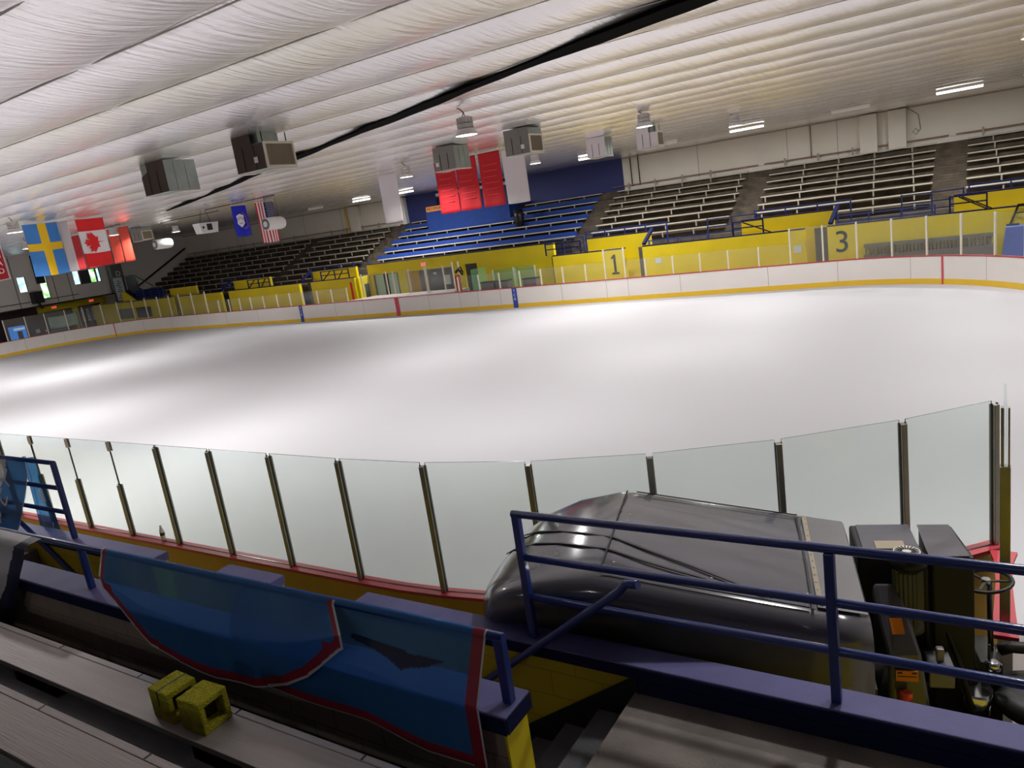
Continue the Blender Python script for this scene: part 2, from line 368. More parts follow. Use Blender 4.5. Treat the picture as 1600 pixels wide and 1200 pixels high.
# goal line arc positions corrected onto the arc: (s for x = 26.44)
# ------------------------------------------------------------------ glass and posts
def post_at(side, s, h, mt='alu', wd=.055, dp=.07, off=.064, name='glass_post', cap=True):
    p = bpt(s, side, off); d = bdir(s, side); n = Vector((-d.y, d.x, 0))
    rt = empty(name, (p.x, p.y, BH), math.atan2(d.y, d.x))
    mb = MB(); mb.box((-wd/2,-dp/2,0.004), (wd/2,dp/2,h)); mb.done('upright', mt, rt, bevel=.006)
    if cap:
        mb = MB(); mb.box((-wd/2-.004,-.012,.006),(-wd/2+.001,.012,h+.01)); mb.box((wd/2-.001,-.012,.006),(wd/2+.004,.012,h+.01)); mb.done('gasket','gasket', rt)
    return rt
def pane_at(side, s0, s1, h, mt='glass', off=.064, gap=.03):
    a = bpt(s0, side, off); b = bpt(s1, side, off); d = (b-a); ln = d.length; c = (a+b)/2
    mb = MB(); x = ln/2-gap; t = .006
    v = [mb.bm.verts.new(q) for q in [(-x,-t,0.006),(x,-t,0.006),(x,t,0.006),(-x,t,0.006),(-x,-t,h),(x,-t,h),(x,t,h),(-x,t,h)]]
    for i in ((0,1,5,4),(2,3,7,6)): mb.mi = 0; mb.face([v[k] for k in i])
    for i in ((3,2,1,0),(4,5,6,7),(1,2,6,5),(3,0,4,7)): mb.mi = 1; mb.face([v[k] for k in i])
    o = mb.done('glass_shield', [mt, 'gedge'], loc=(c.x, c.y, BH)); o.rotation_euler = (0,0,math.atan2(d.y, d.x)); return o
PH, GH = 1.383, 1.42
near_s = [16.773+1.1236*k for k in range(-4, 11)]+[GATE0-.06]
nn = len(near_s)
for i, s in enumerate(near_s):
    k = i-4
    short = k in (-1, 0, 1)
    o = post_at(-1, s, .775 if short else PH)
    if short:
        tag(o, f"short dark glass post on near boards, {['leftmost','middle','rightmost'][k+1]} of the three half-height ones", 'glass post', 'posts of the near rink glass')
        mb = MB(); mb.box((-.045,-.016,GH-.14),(.045,-.0125,GH-.005)); mb.box((-.045,.0125,GH-.14),(.045,.016,GH-.005)); mb.done('clip', 'alul', o)
        mb = MB(); mb.box((-.006,-.009,.775),(.006,.009,GH)); mb.done('joint_strip', 'gasket', o)
    elif k < -1: tag(o, 'dark glass post of the near boards behind the banners at the left edge', 'glass post', 'left edge posts of the near glass')
    elif i == nn-1: tag(o, 'last dark glass post of near boards, beside the open gate', 'glass post', 'posts of the near rink glass')
    else: tag(o, f'tall dark glass post on near boards, {nth(k-2)} tall one right of the three short posts', 'glass post', 'posts of the near rink glass')
for i, (a, b) in enumerate(zip(near_s, near_s[1:])):
    o = pane_at(-1, a, b, GH, gap=.012 if i in (3,4,5,6) else .03); k = i-4
    if k < -1: tag(o, 'clear glass shield of the near boards behind the blue banners at left edge', 'glass shield', 'left edge panes of the near glass')
    elif i == nn-2: tag(o, 'pale green glass shield beside the gate, rightmost of the near boards', 'glass shield', 'panes of the near rink glass')
    else: tag(o, f"pale green glass shield on near boards, {nth(k+1)} from the left short post", 'glass shield', 'panes of the near rink glass')
far_tall_l = [-33.97,-32.63,-31.41,-30.11,-28.94,-27.65,-26.44,-25.2,-24.0,-22.66,-21.25,-20.04,-18.6,-17.08]
far_short_l = [-15.82,-14.7,-13.6,-12.49,-11.23,-9.93,-8.74,-7.52,-6.28,-5.07,-3.79]
mid = [4.41,5.74,7.03,8.27,9.5,10.73,11.97]
right_s = [15.02,16.31,17.54,18.78,20.06]
right_t = [21.33,22.58,23.83,25.11,26.39,27.67,28.99,30.25,31.5,32.8]
far_posts = [(s,1.5,'l') for s in far_tall_l]+[(s,.8,'l') for s in far_short_l]+[(s,.8,'m') for s in mid]+[(13.0,1.38,'g'),(14.0,1.38,'g')]+[(s,.8,'r') for s in right_s]+[(s,1.42,'r') for s in right_t]
for s, h, z in far_posts:
    o = post_at(1, s, h, 'alul', wd=.06, cap=False)
    cnt = sum(1 for q in far_posts if (q[0] < s if s > 0 else q[0] > s) and q[0]*s > 0)
    dirn = 'right' if s > 0 else 'left'
    nm = ('tall' if h > 1 else 'short')+f' pale far glass post, number {cnt+1} {dirn} of the red centre stripe'
    tag(o, nm, 'glass post', 'posts of the far rink glass')
def far_panes(lst, h, tagw):
    for a, b in zip(lst, lst[1:]):
        o = pane_at(1, a, b, h, 'fglass'); c = (a+b)/2
        allc = sorted([x for x in PANES if x*c > 0], key=abs); n = allc.index(c)+1
        tag(o, f"faint far glass shield, number {n} {'right' if c > 0 else 'left'} of the red centre stripe", 'glass shield', 'panes of the far rink glass')
runs = [(far_tall_l,1.5),([-17.08]+far_short_l,.82),(mid+[13.0],.82),([13.0,14.0],1.4),([14.0]+right_s+[21.33],.82),(right_t,1.44)]
PANES = [(a+b)/2 for l, h in runs for a, b in zip(l, l[1:])]
for l, h in runs: far_panes(l, h, '')
# open gate leaf seen end-on, with its post
g = empty('rink_gate', (28.39, -11.8, 0), label='open rink gate leaf with red cap swung out towards the stands, right edge', cat='gate')
mb = MB(); mb.box((-.05,-.72,.0),(.05,.68,1.0)); mb.done('gate_panel', 'bwhite', g)
mb = MB(); mb.prism([(-.09,-.78),(.09,-.78),(.075,-.4),(.06,.1),(.075,.5),(.11,.7),(-.11,.7),(-.075,.5),(-.06,.1),(-.075,-.4)], 1.0, BH, 'z'); mb.done('red_cap', 'redcap', g)
mb = MB(); mb.box((-.035,-.62,BH),(.035,-.55,2.36)); mb.done('upright', 'alu', g, bevel=.005)
mb = MB(); mb.box((-.028,-.61,2.36),(-.008,-.55,2.82)); mb.box((.018,-.61,2.36),(.03,-.55,2.82)); mb.done('upper_channel', 'alu', g)
mb = MB(); mb.box((-.004,-.6,2.3),(.012,.0,2.84)); mb.done('gate_glass', 'glass', g)
# ------------------------------------------------------------------ floor, ice, ceiling, walls
mb = MB(); mb.box((-40,-30,-.3),(40,30,-.06)); struct(mb.done('floor', 'rubberfloor'))
mb = MB(); ring = []
N = 96
for side, sg in ((1,1),(-1,-1)):
    for i in range(N+1):
        s = (-END+2*END*i/N)*sg
        p = bpt(s, side, .005)
        ring.append((p.x, p.y))
pts = []
for p in ring:
    if not pts or (Vector(p)-Vector(pts[-1])).length > .01: pts.append(p)
if (Vector(pts[0])-Vector(pts[-1])).length < .01: pts.pop()
mb.prism(pts, -.059, 0, 'z'); struct(mb.done('floor_ice', 'ice'))
CZ = 6.95
def ceil_z(x, y):
    t = ((y+12.0)/1.5) % 1.0
    sag = .075*(1-abs(2*t-1)**2)
    return CZ+.05-sag + .012*math.sin(x*1.3+y*2)+.008*math.sin(x*4.1+y)
ys = []
y = -30.0
while y < 25.3: ys.append(y); y += .125
xs_ = [-35.2+i*.5 for i in range(int(71/.5)+1)]
# diagonal slot where the sheet has come apart
slot = [(-1.3,1.42),(2.0,.2),(5.6,-1.2),(9.0,-2.65),(13.1,-4.3),(16.0,-5.45),(19.0,-6.6),(21.9,-7.72),(25.0,-8.72),(30.0,-10.1),(36,-11.8)]
mb = MB()
V = [[mb.bm.verts.new((x, yy, ceil_z(x, yy))) for yy in ys] for x in xs_]
for i in range(len(xs_)-1):
    for j in range(len(ys)-1):
        f = mb.face([V[i][j], V[i][j+1], V[i+1][j+1], V[i+1][j]]); f.smooth = True
struct(mb.done('ceiling', 'ceiling'))
mb = MB(); mb.box((-40,-30.5,7.4),(40,26,7.5)); struct(mb.done('ceiling_roof_deck', 'black'))
mb = MB()
k = 0; y = -28.5
while y < 25:
    mb.box((-35,y-.016,CZ+.034),(36,y+.016,CZ+.04)); y += 1.5
struct(mb.done('ceiling_seam_battens', 'seat'))
# the slot: dark ragged-edged strip hanging open below the sheet
mb = MB(); wv = []
for i in range(len(slot)-1):
    (x0,y0),(x1,y1) = slot[i], slot[i+1]
    for k in range(6):
        t = k/6; x = x0+(x1-x0)*t; y = y0+(y1-y0)*t
        wd = (.16+.26*min(1,max(0,(x+1)/24)))*(1+.28*math.sin(x*1.1)+.12*math.sin(x*3.3))
        wv.append((x, y, wd))
lo = [mb.bm.verts.new((x, y-wd*.55, CZ-.055)) for x, y, wd in wv]; hi = [mb.bm.verts.new((x, y+.5*wd, CZ-.055)) for x, y, wd in wv]
lo2 = [mb.bm.verts.new((x, y-wd*.5, CZ-.02)) for x, y, wd in wv]; hi2 = [mb.bm.verts.new((x, y+.45*wd, CZ-.02)) for x, y, wd in wv]
for i in range(len(wv)-1):
    mb.face([lo[i],lo[i+1],hi[i+1],hi[i]]); mb.face([lo[i],lo2[i],lo2[i+1],lo[i+1]]); mb.face([hi[i],hi[i+1],hi2[i+1],hi2[i]])
o = mb.done('ceiling_gap_strip', 'void', fixn=False)
tag(o, 'long dark diagonal strip running across the white ceiling', 'ceiling strip')
for x0, y0, x1, y1 in ((-11.5,3.3,-7.0,2.6),(-9.3,6.3,-4,6.0),(-2.5,4.2,2.6,3.9),(-8.0,-1.2,-6,-1.4)):
    mb = MB(); mb.bar((x0,y0,CZ-.06),(x1,y1,CZ-.06),.09,.03); o = mb.done('ceiling_slot', 'black')
    tag(o, f'thin dark slot in the ceiling sheet, the one at about {"the blue white flag" if x1 > 0 else "the far left"}' if False else
        {-11.5:'thin dark slot in the ceiling left of the white hanging box',-9.3:'thin dark slot in the ceiling above the white hanging box',-2.5:'thin dark slot in the ceiling above the striped starry flag',-8.0:'short dark slot in the ceiling at the thin end of the diagonal strip'}[x0], 'ceiling slot')
# far wall
BW = 24.9
mb = MB(); mb.box((-36,BW,0),(-7.9,BW+.2,7.05)); mb.box((9.45,BW,0),(40,BW+.2,7.05)); struct(mb.done('wall_far', 'panel'))
mb = MB(); mb.box((-7.89,BW-.02,0),(9.44,BW+.2,7.05)); struct(mb.done('wall_far_navy', 'navywall'))
mb = MB()
for x in [-31,-27,-26.2,-18.5,-14.3,14.1,19,21.5]: mb.box((x-.015,BW-.01,5.1),(x+.015,BW-.001,6.93))
mb.box((-36,BW-.03,6.86),(-7.9,BW-.001,6.92)); mb.box((9.45,BW-.03,6.86),(40,BW-.001,6.92))
struct(mb.done('trim_1', 'darkline'))
for x0, x1, lb in ((-7.95,-7.6,'white column at the left end of the navy wall panels'),(-13.2,-12.2,'pale wall duct with yellow pipe on the far grey wall, left part'),(-16.2,-15.2,None),(22.6,23.4,'left one of the two pale box ducts on far wall right of centre'),(23.9,24.7,'right one of the two pale box ducts on far wall, under ceiling')):
    if not lb: continue
    mb = MB(); mb.box((x0,BW-.35,5.0),(x1,BW-.025,6.87)); o = mb.done('wall_duct', 'white' if x0 < -7 and x0 > -8 else 'panel', bevel=.01); tag(o, lb, 'duct')
mb = MB(); mb.tube([(-13.6,BW-.2,4.95),(-13.6,BW-.2,6.87)],.06); o = mb.done('conduit_pipe','swyellow'); tag(o,'vertical yellow pipe on the far wall left of the white hanging banner','pipe')
for x, lb in ((10.0,'left of two dark vertical conduits on far wall beside the navy panel'),(10.5,'right of two dark vertical conduits on far wall beside the navy panel'),(20.2,'thin vertical conduit on the far wall left of the box ducts')):
    mb = MB(); mb.tube([(x,BW-.06,5.2),(x,BW-.06,6.86)],.03,8); o = mb.done('conduit_pipe','darkmetal' if x < 12 else 'louver'); tag(o, lb, 'pipe')
mb = MB(); mb.tube([(24.75,BW-.05,6.86),(25.2,BW-.05,6.5),(25.3,BW-.05,5.8),(25.1,BW-.05,5.55),(24.95,BW-.05,5.7),(25.1,BW-.05,5.85),(25.2,BW-.05,5.7)],.012,6); o = mb.done('hanging_cable','darkmetal'); tag(o,'thin looped cable hanging on far wall beside the box ducts','cable')
# end wall at left: panels above z=3, stand side below, lobby recess
EX = -34.5
mb = MB()
WINS = [(9.98,10.62,4.15,5.32,'daycyan'),(11.55,12.15,3.45,5.18,'daygreen'),(14.2,14.75,4.12,5.2,'daycyan'),(15.55,16.1,4.1,5.2,'daygreen'),(16.15,16.45,4.1,5.2,'daycyan')]
yy = [-30]+sorted([v for w_ in WINS for v in w_[:2]])+[25]
for a, b in zip(yy, yy[1:]):
    wn = [w_ for w_ in WINS if abs(w_[0]-a) < 1e-6]
    if wn:
        w_ = wn[0]; mb.box((EX-.2,a,3.0),(EX,b,w_[2])); mb.box((EX-.2,a,w_[3]),(EX,b,7.05))
    else: mb.box((EX-.2,a,3.0 if a < 16.5 else 2.99),(EX,b,7.05))
mb.box((EX-.2,17.3,0),(EX,25,3.0))
mb.box((-36.4,17.3,-.06),(EX,17.5,3.0)); struct(mb.done('wall_left', 'panel2'))
for i, w_ in enumerate(WINS):
    mb = MB(); mb.box((EX-.14,w_[0],w_[2]),(EX-.12,w_[1],w_[3])); o = struct(mb.done(f'window_{i+1}', w_[4]))
    mb = MB(); a, b, c, d = w_[:4]; mb.box((EX-.1,a,c),(EX-.02,a+.04,d)); mb.box((EX-.1,b-.04,c),(EX-.02,b,d)); mb.box((EX-.1,a+.04,c),(EX-.02,b-.04,c+.04)); mb.done('window_frame','darkmetal',o)
mb = MB(); mb.box((EX,14.75,4.1),(EX+.01,15.55,5.2)); struct(mb.done('trim_2','darkglass'))
mb = MB()
for yv in (9.75,12.6,13.8,17.1): mb.box((EX+.001,yv-.02,3.02),(EX+.02,yv+.02,6.9))
mb.box((EX,-30,2.9),(EX+.15,17.3,3.0)); mb.box((EX+.001,5,3.35),(EX+.03,14.3,3.4)); struct(mb.done('trim_3','darkmetal'))
# lobby behind the left end
LX = -36.2
mb = MB(); mb.box((LX-.2,-30,-.06),(LX,17.5,3.0)); struct(mb.done('wall_lobby', 'maroon'))
mb = MB(); mb.box((LX,11.6,2.35),(LX+.06,17.3,2.99)); mb.box((LX,14.3,0),(LX+.06,14.75,2.35)); mb.box((LX,16.75,0),(LX+.06,17.3,2.35)); mb.box((LX,5.0,1.4),(LX+.06,8.0,2.9)); struct(mb.done('wall_lobby_yellow','yellow'))
mb = MB(); mb.box((-36.4,-30,3.001),(EX-.2,17.5,3.1)); struct(mb.done('ceiling_lobby','dark'))
def exit_sign(x, y, z, ax, lb):
    o = empty('exit_sign', (x,y,z), label=lb, cat='exit sign')
    mb = MB()
    if ax == 'x': mb.box((0,-.19,-.12),(.06,.19,.12))
    else: mb.box((-.19,-.06,-.12),(.19,0,.12))
    mb.done('sign_box','white',o)
    text('lettering','EXIT',.2,face_px(.066,0,0) if ax == 'x' else face_my(0,-.066,0),'exit',o)
exit_sign(LX+.06,12.9,2.62,'x','red EXIT sign on yellow wall above the pale hanging cloth, left')
exit_sign(LX+.06,16.0,2.62,'x','red EXIT sign above the doors with white posters, left')
for i, (ya, yb, lb) in enumerate(((14.85,15.7,''),(15.75,16.6,''))):
    o = struct(empty(f'door_{i+1}', (LX+.02, (ya+yb)/2, 0)))
    mb = MB(); mb.box((0,-(yb-ya)/2,-.06),(.05,(yb-ya)/2,2.2)); mb.done('door_leaf','darkglass',o)
    for q in (-.22,.2):
        mb = MB(); mb.box((.055,q-.11,1.0),(.06,q+.11,2.05)); mb.done('poster','paper',o)
        mb = MB()
        for z in (1.2,1.45,1.62,1.8): mb.box((.0605,q-.07,z),(.062,q+.06,z+.08))
        mb.done('poster_print','print',o)
mb = MB(); mb.box((LX+.0,11.9,-.06),(LX+.05,14.2,2.3)); struct(mb.done('door_3','darkglass'))
o = empty('hanging_cloth',(-35.2,12.9,0),label='pale green white cloth hung across behind the left end glass',cat='cloth')
mb = MB(); mb.grid(lambda u,v:(.05*math.sin(u*14),-1.15+2.3*u,1.95-.95*v-.06*math.sin(math.pi*u)),20,4); mb.done('cloth','cyan',o,solid=.006)
mb = MB(); mb.bar((0,-1.2,1.97),(0,1.2,1.97),.02); mb.bar((0,-1.2,-.06),(0,-1.2,2.0),.04); mb.bar((0,1.2,-.06),(0,1.2,2.0),.04); mb.done('pole_frame','darkmetal',o)
o = empty('vending_machine',(-34.2,8.9,-.06),label='blue drinks vending machine with white panels behind the left end glass',cat='vending machine')
mb = MB(); mb.box((-.4,-.45,0),(.35,.45,1.83)); mb.done('cabinet','vend',o,bevel=.02)
mb = MB(); mb.box((.352,-.38,.15),(.362,.2,.75)); mb.box((.352,-.4,1.55),(.362,.4,1.7)); mb.done('front_panel','vendw',o)
mb = MB(); mb.box((.352,-.2,.85),(.364,.15,1.45)); mb.done('display_window','darkglass',o)
for (y,z,w_,h,lb,mt) in ((11.25,1.0,.3,.3,'small white notice on the dark lobby wall behind left glass','paper'),(12.0,.9,.35,.22,'small white box notice low beside the pale hanging cloth','paper')):
    mb = MB(); mb.box((-.01,-w_/2,-h/2),(.01,w_/2,h/2)); o = mb.done('notice',mt,loc=(LX+.012,y,z)); tag(o,lb,'notice')
mb = MB(); mb.box((-.5,-.35,-.45),(.1,.35,.45)); bx = mb.done('speaker_cabinet','darkmetal',loc=(-33.9,10.9,3.65)); tag(bx,'dark speaker box on a bracket under the left end window','speaker')
mb = MB(); mb.bar((-.3,0,-.3),(-.3,.25,-.9),.12); mb.done('bracket','black',bx)
mb = MB(); mb.box((EX,7.9,4.9),(EX+.6,8.5,5.5)); 
bmesh.ops.delete(mb.bm, geom=mb.bm.verts[:], context='VERTS'); mb.bm.free()
mb = MB(); mb.box((-.1,-.3,-1.1),(.1,.3,1.1)); o = mb.done('dark_banner','black',loc=(-34.3,11.6,5.75)); tag(o,'tall narrow black panel on the end wall left of blue yellow flag','panel')
# dark column with D sign and list poster
o = empty('sign_column',(-33.6,17.5,2.25),label='dark column carrying a letter D above a grey list poster, left corner',cat='column')
mb = MB(); mb.box((-.3,-.6,0),(.0,.4,3.05)); mb.done('column_body','colgrey',o)
text('lettering','D',.6,face_px(.006,-.05,2.25),'white',o)
mb = MB(); mb.box((.01,-.62,.05),(.04,.15,1.95)); mb.done('list_poster','poster',o)
mb = MB()
for i in range(9): mb.box((.041,-.5+.08*(i%3),.25+.17*i),(.044,-.12+.1*(i%2),.31+.17*i))
mb.done('poster_print','print',o)
# near side and right side closing walls (behind the camera)
mb = MB(); mb.box((-36,-30.2,0),(40,-30,7.05)); struct(mb.done('wall_near','panel'))
mb = MB(); mb.box((36,-30,0),(36.2,25,7.05)); struct(mb.done('wall_right','panel'))
# ------------------------------------------------------------------ far stands
def seatY(k): return 24.24-.7*k
def seatZ(k): return 5.03-.345*k
def terrace(name, x0, x1, k1=9, m='terrace', rise=.345, run=.7, y0=24.24, z0=5.03, drop=.42, back=24.89):
    pts = [(back, 0), (back, z0-drop+rise)]
    pts.append((y0+.35, z0-drop+rise)); 
    for k in range(k1):
        pts.append((y0+.35-run*k, z0-drop-rise*k)); pts.append((y0+.35-run*(k+1), z0-drop-rise*k))
    pts.append((y0+.35-run*k1, 0))
    mb = MB(); mb.prism(pts, x0, x1, 'x'); return struct(mb.done(name, m))
terrace('floor_stand_left', -34.49, 9.25-17.6, 9)
terrace('floor_stand_middle', -8.34, 9.2, 6, m='terrace', rise=.43, run=.86, y0=24.3, z0=5.05, drop=.45)
terrace('floor_stand_right', 9.21, 36, 9)
mb = MB()   # lower walkway
mb.box((-34.49,16.3,1.9),(-4.62,17.9,2.05)); mb.box((8.9,16.3,1.9),(36,17.9,2.05)); struct(mb.done('floor_walkway','aisle'))
for x0, x1, i in ((-17.0,-16.0,0),(8.4,9.2,1),(17.05,18.25,2),(26.05,27.3,3),(-8.4,-7.2,4)):
    mb = MB()
    for k in range(9):
        mb.box((x0+.05, seatY(k)-.02, seatZ(k)-.42-.345+.001),(x1-.05, seatY(k)+.28, seatZ(k)-.42-.345+.172))
    struct(mb.done('floor_aisle_steps','aisle'))
def bench(x0, x1, k, sec, sup):
    o = empty('bleacher_bench', ((x0+x1)/2, seatY(k), seatZ(k)), label=f'long grey bench, row {k+1} from top, in the {sec}', cat='bench', group='grey bench rows of the far stands')
    h = (x1-x0)/2; mb = MB(); mb.box((-h,-.02,-.05),(h,.24,0)); mb.done('seat','seat',o)
    c = (x0+x1)/2
    for sx in sup:
        if x0+.2 < sx < x1-.2:
            mb = MB(); mb.box((sx-c-.03,-.015,-.30),(sx-c+.03,.05,-.051)); mb.done('support','support',o)
sup_r = [9.93+1.67*i for i in range(18)]
sup_l = [-34.2+1.67*i for i in range(17)]
SEC = [(-33.6,-17.0,'leftmost section',sup_l,9,0),(-15.95,-8.6,'section left of blue seats',sup_l,9,0),
       (9.25,17.0,'section right of blue seats',sup_r,8,0),(18.3,26.0,'second section right of blue seats',sup_r,8,0),(27.3,35.0,'rightmost section',sup_r,8,0)]
for x0, x1, nm, sp, n, _ in SEC:
    for k in range(n):
        a = x0+(-.0 if x0 > -30 else 0)
        bench(a, x1, k, nm, [s+(.06*k if s else 0) for s in sp])
    o = empty('back_rail', ((x0+x1)/2, 24.62, seatZ(0)), label=f'low back rail behind the top bench of the {nm}', cat='rail')
    mb = MB(); h = (x1-x0)/2; mb.box((-h-.5,.0,.22),(h+.5,.03,.27)); mb.done('rail','brownrail',o)
    for i in range(int((x1-x0)/1.67)):
        xx = -h+.6+1.67*i; mb = MB(); mb.box((xx-.045,-.04,.0),(xx+.045,-.001,.38)); mb.done('post','support',o)
for j in range(6):
    yv, zv = 20.0+.86*j, 2.9+.43*j
    for (xa, xb, sd_) in (((-7.35, 8.1, ''),) if j < 4 else ((-7.35, -4.95, ', left of the press box'), (2.25, 8.1, ', right of the press box'))):
        xc = (xa+xb)/2; hw = (xb-xa)/2
        o = empty('bleacher_bench', (xc, yv, zv), label=f'blue bench with pale front edge, row {6-j} from top{sd_}', cat='bench', group='blue bench rows behind the penalty area')
        mb = MB(); mb.box((-hw+.4,0,-.05),(hw,.3,0)); mb.done('seat_edge','seat',o)
        if j < 5: mb = MB(); mb.box((-hw,.31,-.02),(hw,.60,.03)); mb.box((-hw,.56,.03),(hw,.60,.24)); mb.done('blue_backboard','blue',o)
        else: mb = MB(); mb.box((-hw,.31,-.02),(hw,.5,.03)); mb.done('blue_backboard','blue',o)
        for i in range(int(2*hw/1.75)+1):
            xx = -hw+.9+1.75*i+.3*(j%2)
            if xx < hw: mb = MB(); mb.box((xx-.03,-.01,-.36),(xx+.03,.05,-.051)); mb.done('support','support',o)
# blue press box
o = empty('press_box',(-1.35,23.3,4.0),label='blue panel box with draped front at the top of the blue seats',cat='booth')
mb = MB(); mb.box((-3.4,0,-.1),(3.4,.08,1.5)); mb.box((-3.4,.08,.5),(-3.32,1.3,1.5)); mb.box((3.32,.08,.5),(3.4,1.3,1.5)); mb.done('front_panel','blue',o)
mb = MB(); mb.box((-3.4,.0,1.5),(3.4,.6,1.54)); mb.done('counter','blue',o)
mb = MB()
for x in (-3.2,3.2): mb.box((x-.05,1.2,.0),(x+.05,1.3,2.4))
mb.done('corner_posts','navy',o)
mb = MB(); mb.box((-3.3,1.3,2.55),(3.3,1.5,2.75)); mb.done('light_bar','white',o)
o = empty('no_smoking_sign',(-3.75,23.32,5.7),label='orange NO SMOKING sign above the blue press box, left end',cat='sign')
mb = MB(); mb.box((-.95,0,-.14),(.95,.03,.2)); mb.box((-.8,.03,-.17),(-.75,.06,.1)); mb.box((.75,.03,-.17),(.8,.06,.1)); mb.done('board','osign',o)
text('lettering','NO SMOKING',.27,face_my(0,-.006,.03),'print',o)
o = empty('trash_barrel',(3.35,22.2,3.84),label='dark round barrel standing beside the blue press box under white banner',cat='barrel')
mb = MB(); mb.lathe((0,0,0),[(.28,0),(.32,.3),(.32,.6),(.30,1.0)]); mb.done('barrel','darkmetal',o)
# yellow front walls: each section a thing
def fwall(x0, x1, lb, top=2.25, y=15.0, m='yellow', zb=-.06, t=.2, cap=True, name='parapet_wall'):
    o = empty(name, ((x0+x1)/2, y, 0), label=lb, cat='low wall')
    h = (x1-x0)/2; mb = MB(); mb.box((-h,0,zb),(h,t,top)); mb.done('wall_body', m, o)
    if cap: mb = MB(); mb.box((-h,-.01,top),(h,t+.02,top+.045)); mb.done('cap','navy',o)
    return o
fw1 = fwall(-34.3,-23.28,'yellow front wall at far left with two dark windows')
for i, x in enumerate((-29.6,-27.2)):
    mb = MB(); mb.box((x-1.0+5.5+23.28-.0,0,0),(0,0,0)); mb.bm.free()
    mb = MB(); xx = x+28.79; mb.box((xx-1.0,-.02,.95),(xx+1.0,-.005,1.75)); mb.done('window','darkglass',fw1)
fw2 = fwall(-22.47,-17.5,'yellow front wall section between the two left stair gaps')
fw3 = fwall(-16.64,-9.45,'yellow front wall below the stands, second right of the D column gap')
fw4 = fwall(-8.36,-4.54,'yellow front wall section with the red strip, left of the penalty boxes')
mb = MB(); mb.box((3.6-.04+.0,-.03,.3),(1.75+.0,-.005,1.95)); mb.bm.free()
mb = MB(); mb.box((1.5,-.03,.6),(1.66,-.005,2.0)); mb.done('red_strip','cared',fw4)
fw5 = fwall(9.39,13.35,'yellow front wall section with the painted number 1')
text('number','1',1.25,face_my(12.8-11.37,-.012,1.55),'print',fw5)
mb = MB(); mb.box((1.24,-.02,1.08),(1.62,-.006,1.16)); mb.bar((1.42,-.012,1.98),(1.27,-.012,1.84),.012,.09); mb.done('number_serif','print',fw5)
# widen number wall a little so that the numeral sits on it
fw5b = fw5
fw6 = fwall(14.28,21.6,'long yellow front wall between the gates numbered 1 and 3')
mb = MB(); mb.box((-3.05,-.015,1.4),(-2.75,-.004,1.65)); mb.box((3.2,-.015,1.3),(3.5,-.004,1.6)); mb.done('notice','paper',fw6)
fw7 = fwall(22.5,34.5,'yellow front wall with the painted number 3 at right')
text('number','3',1.25,face_my(23.05-28.5,-.012,1.55),'print',fw7)
# penalty wall
PY = 16.3
pw = empty('penalty_wall',(2.1,PY,0),label='tall yellow wall behind the penalty boxes under the blue seats',cat='wall')
def holes_wall(par, x0, x1, top, holes, y0=0, y1=.2, m='yellow', nm='wall_body', zb=-.06):
    mb = MB(); xsz = sorted(set([x0,x1]+[h[0] for h in holes]+[h[1] for h in holes]))
    for a, b in zip(xsz, xsz[1:]):
        hh = [h for h in holes if h[0] <= a+1e-6 and h[1] >= b-1e-6]
        if hh:
            if hh[0][2] > zb: mb.box((a,y0,zb),(b,y1,hh[0][2]))
            mb.box((a,y0,hh[0][3]),(b,y1,top))
        else: mb.box((a,y0,zb),(b,y1,top))
    return mb.done(nm, m, par)
HO = [(-4.15,-2.15,0,2.2),(-1.5,1.95,.55,2.18),(2.8,3.75,0,2.25)]
holes_wall(pw, -4.55-2.1, 8.8-2.1, 2.84, [(a-2.1,b-2.1,c,d) for a,b,c,d in HO])
mb = MB(); mb.box((-6.6,2.0,0),(6.7,2.1,2.8)); mb.done('back_room_wall','dark',pw)
mb = MB(); mb.box((-4.55-2.1,-.01,2.84),(8.8-2.1,.22,2.88)); mb.done('cap','navy',pw)
mb = MB(); mb.box((-6.65,-1.1,-.06),(-6.5,-.01,2.22)); mb.done('side_return','yellow',pw)
mb = MB(); mb.box((-6.495,-.65,.9),(-6.48,-.25,1.75)); mb.done('small_window','darkglass',pw)
for i, (a, b) in enumerate(((-4.1,-3.3),(-3.05,-2.2))):
    o = struct(empty(f'door_{4+i}', ((a+b)/2, PY+.05, 0))); h = (b-a)/2
    mb = MB(); mb.box((-h,0,-.05),(h,.03,2.17)); mb.done('milky_panel','cloudy',o)
    mb = MB(); mb.box((-h-.02,-.02,-.05),(-h+.05,.05,2.19)); mb.box((h-.05,-.02,-.05),(h+.02,.05,2.19)); mb.done('door_frame','darkmetal',o)
o = struct(empty('window_6', (.22, PY+.06, 0)))
mb = MB(); mb.box((-1.7,0,.56),(-.75,.03,2.16)); mb.done('olive_shutter','ply',o)
mb = MB(); mb.box((-.72,0,.8),(1.7,.03,2.16)); mb.done('dark_pane','darkglass',o)
mb = MB(); mb.box((.3,-.012,1.85),(.55,-.002,1.98)); mb.box((1.05,-.012,1.2),(1.5,-.002,1.75)); mb.done('notice','paper',o)
mb = MB(); mb.box((-.1,.2,0),(.35,.23,2.1)); mb.bm.free()
o = struct(empty('door_6',(3.28,PY+.8,0))); mb = MB(); mb.box((-.2,0,0),(.45,.05,2.1)); mb.done('inner_door','maroon',o)
exit_sign(.0,PY,2.5,'y','red EXIT sign on yellow wall above the dark window of scorer box')
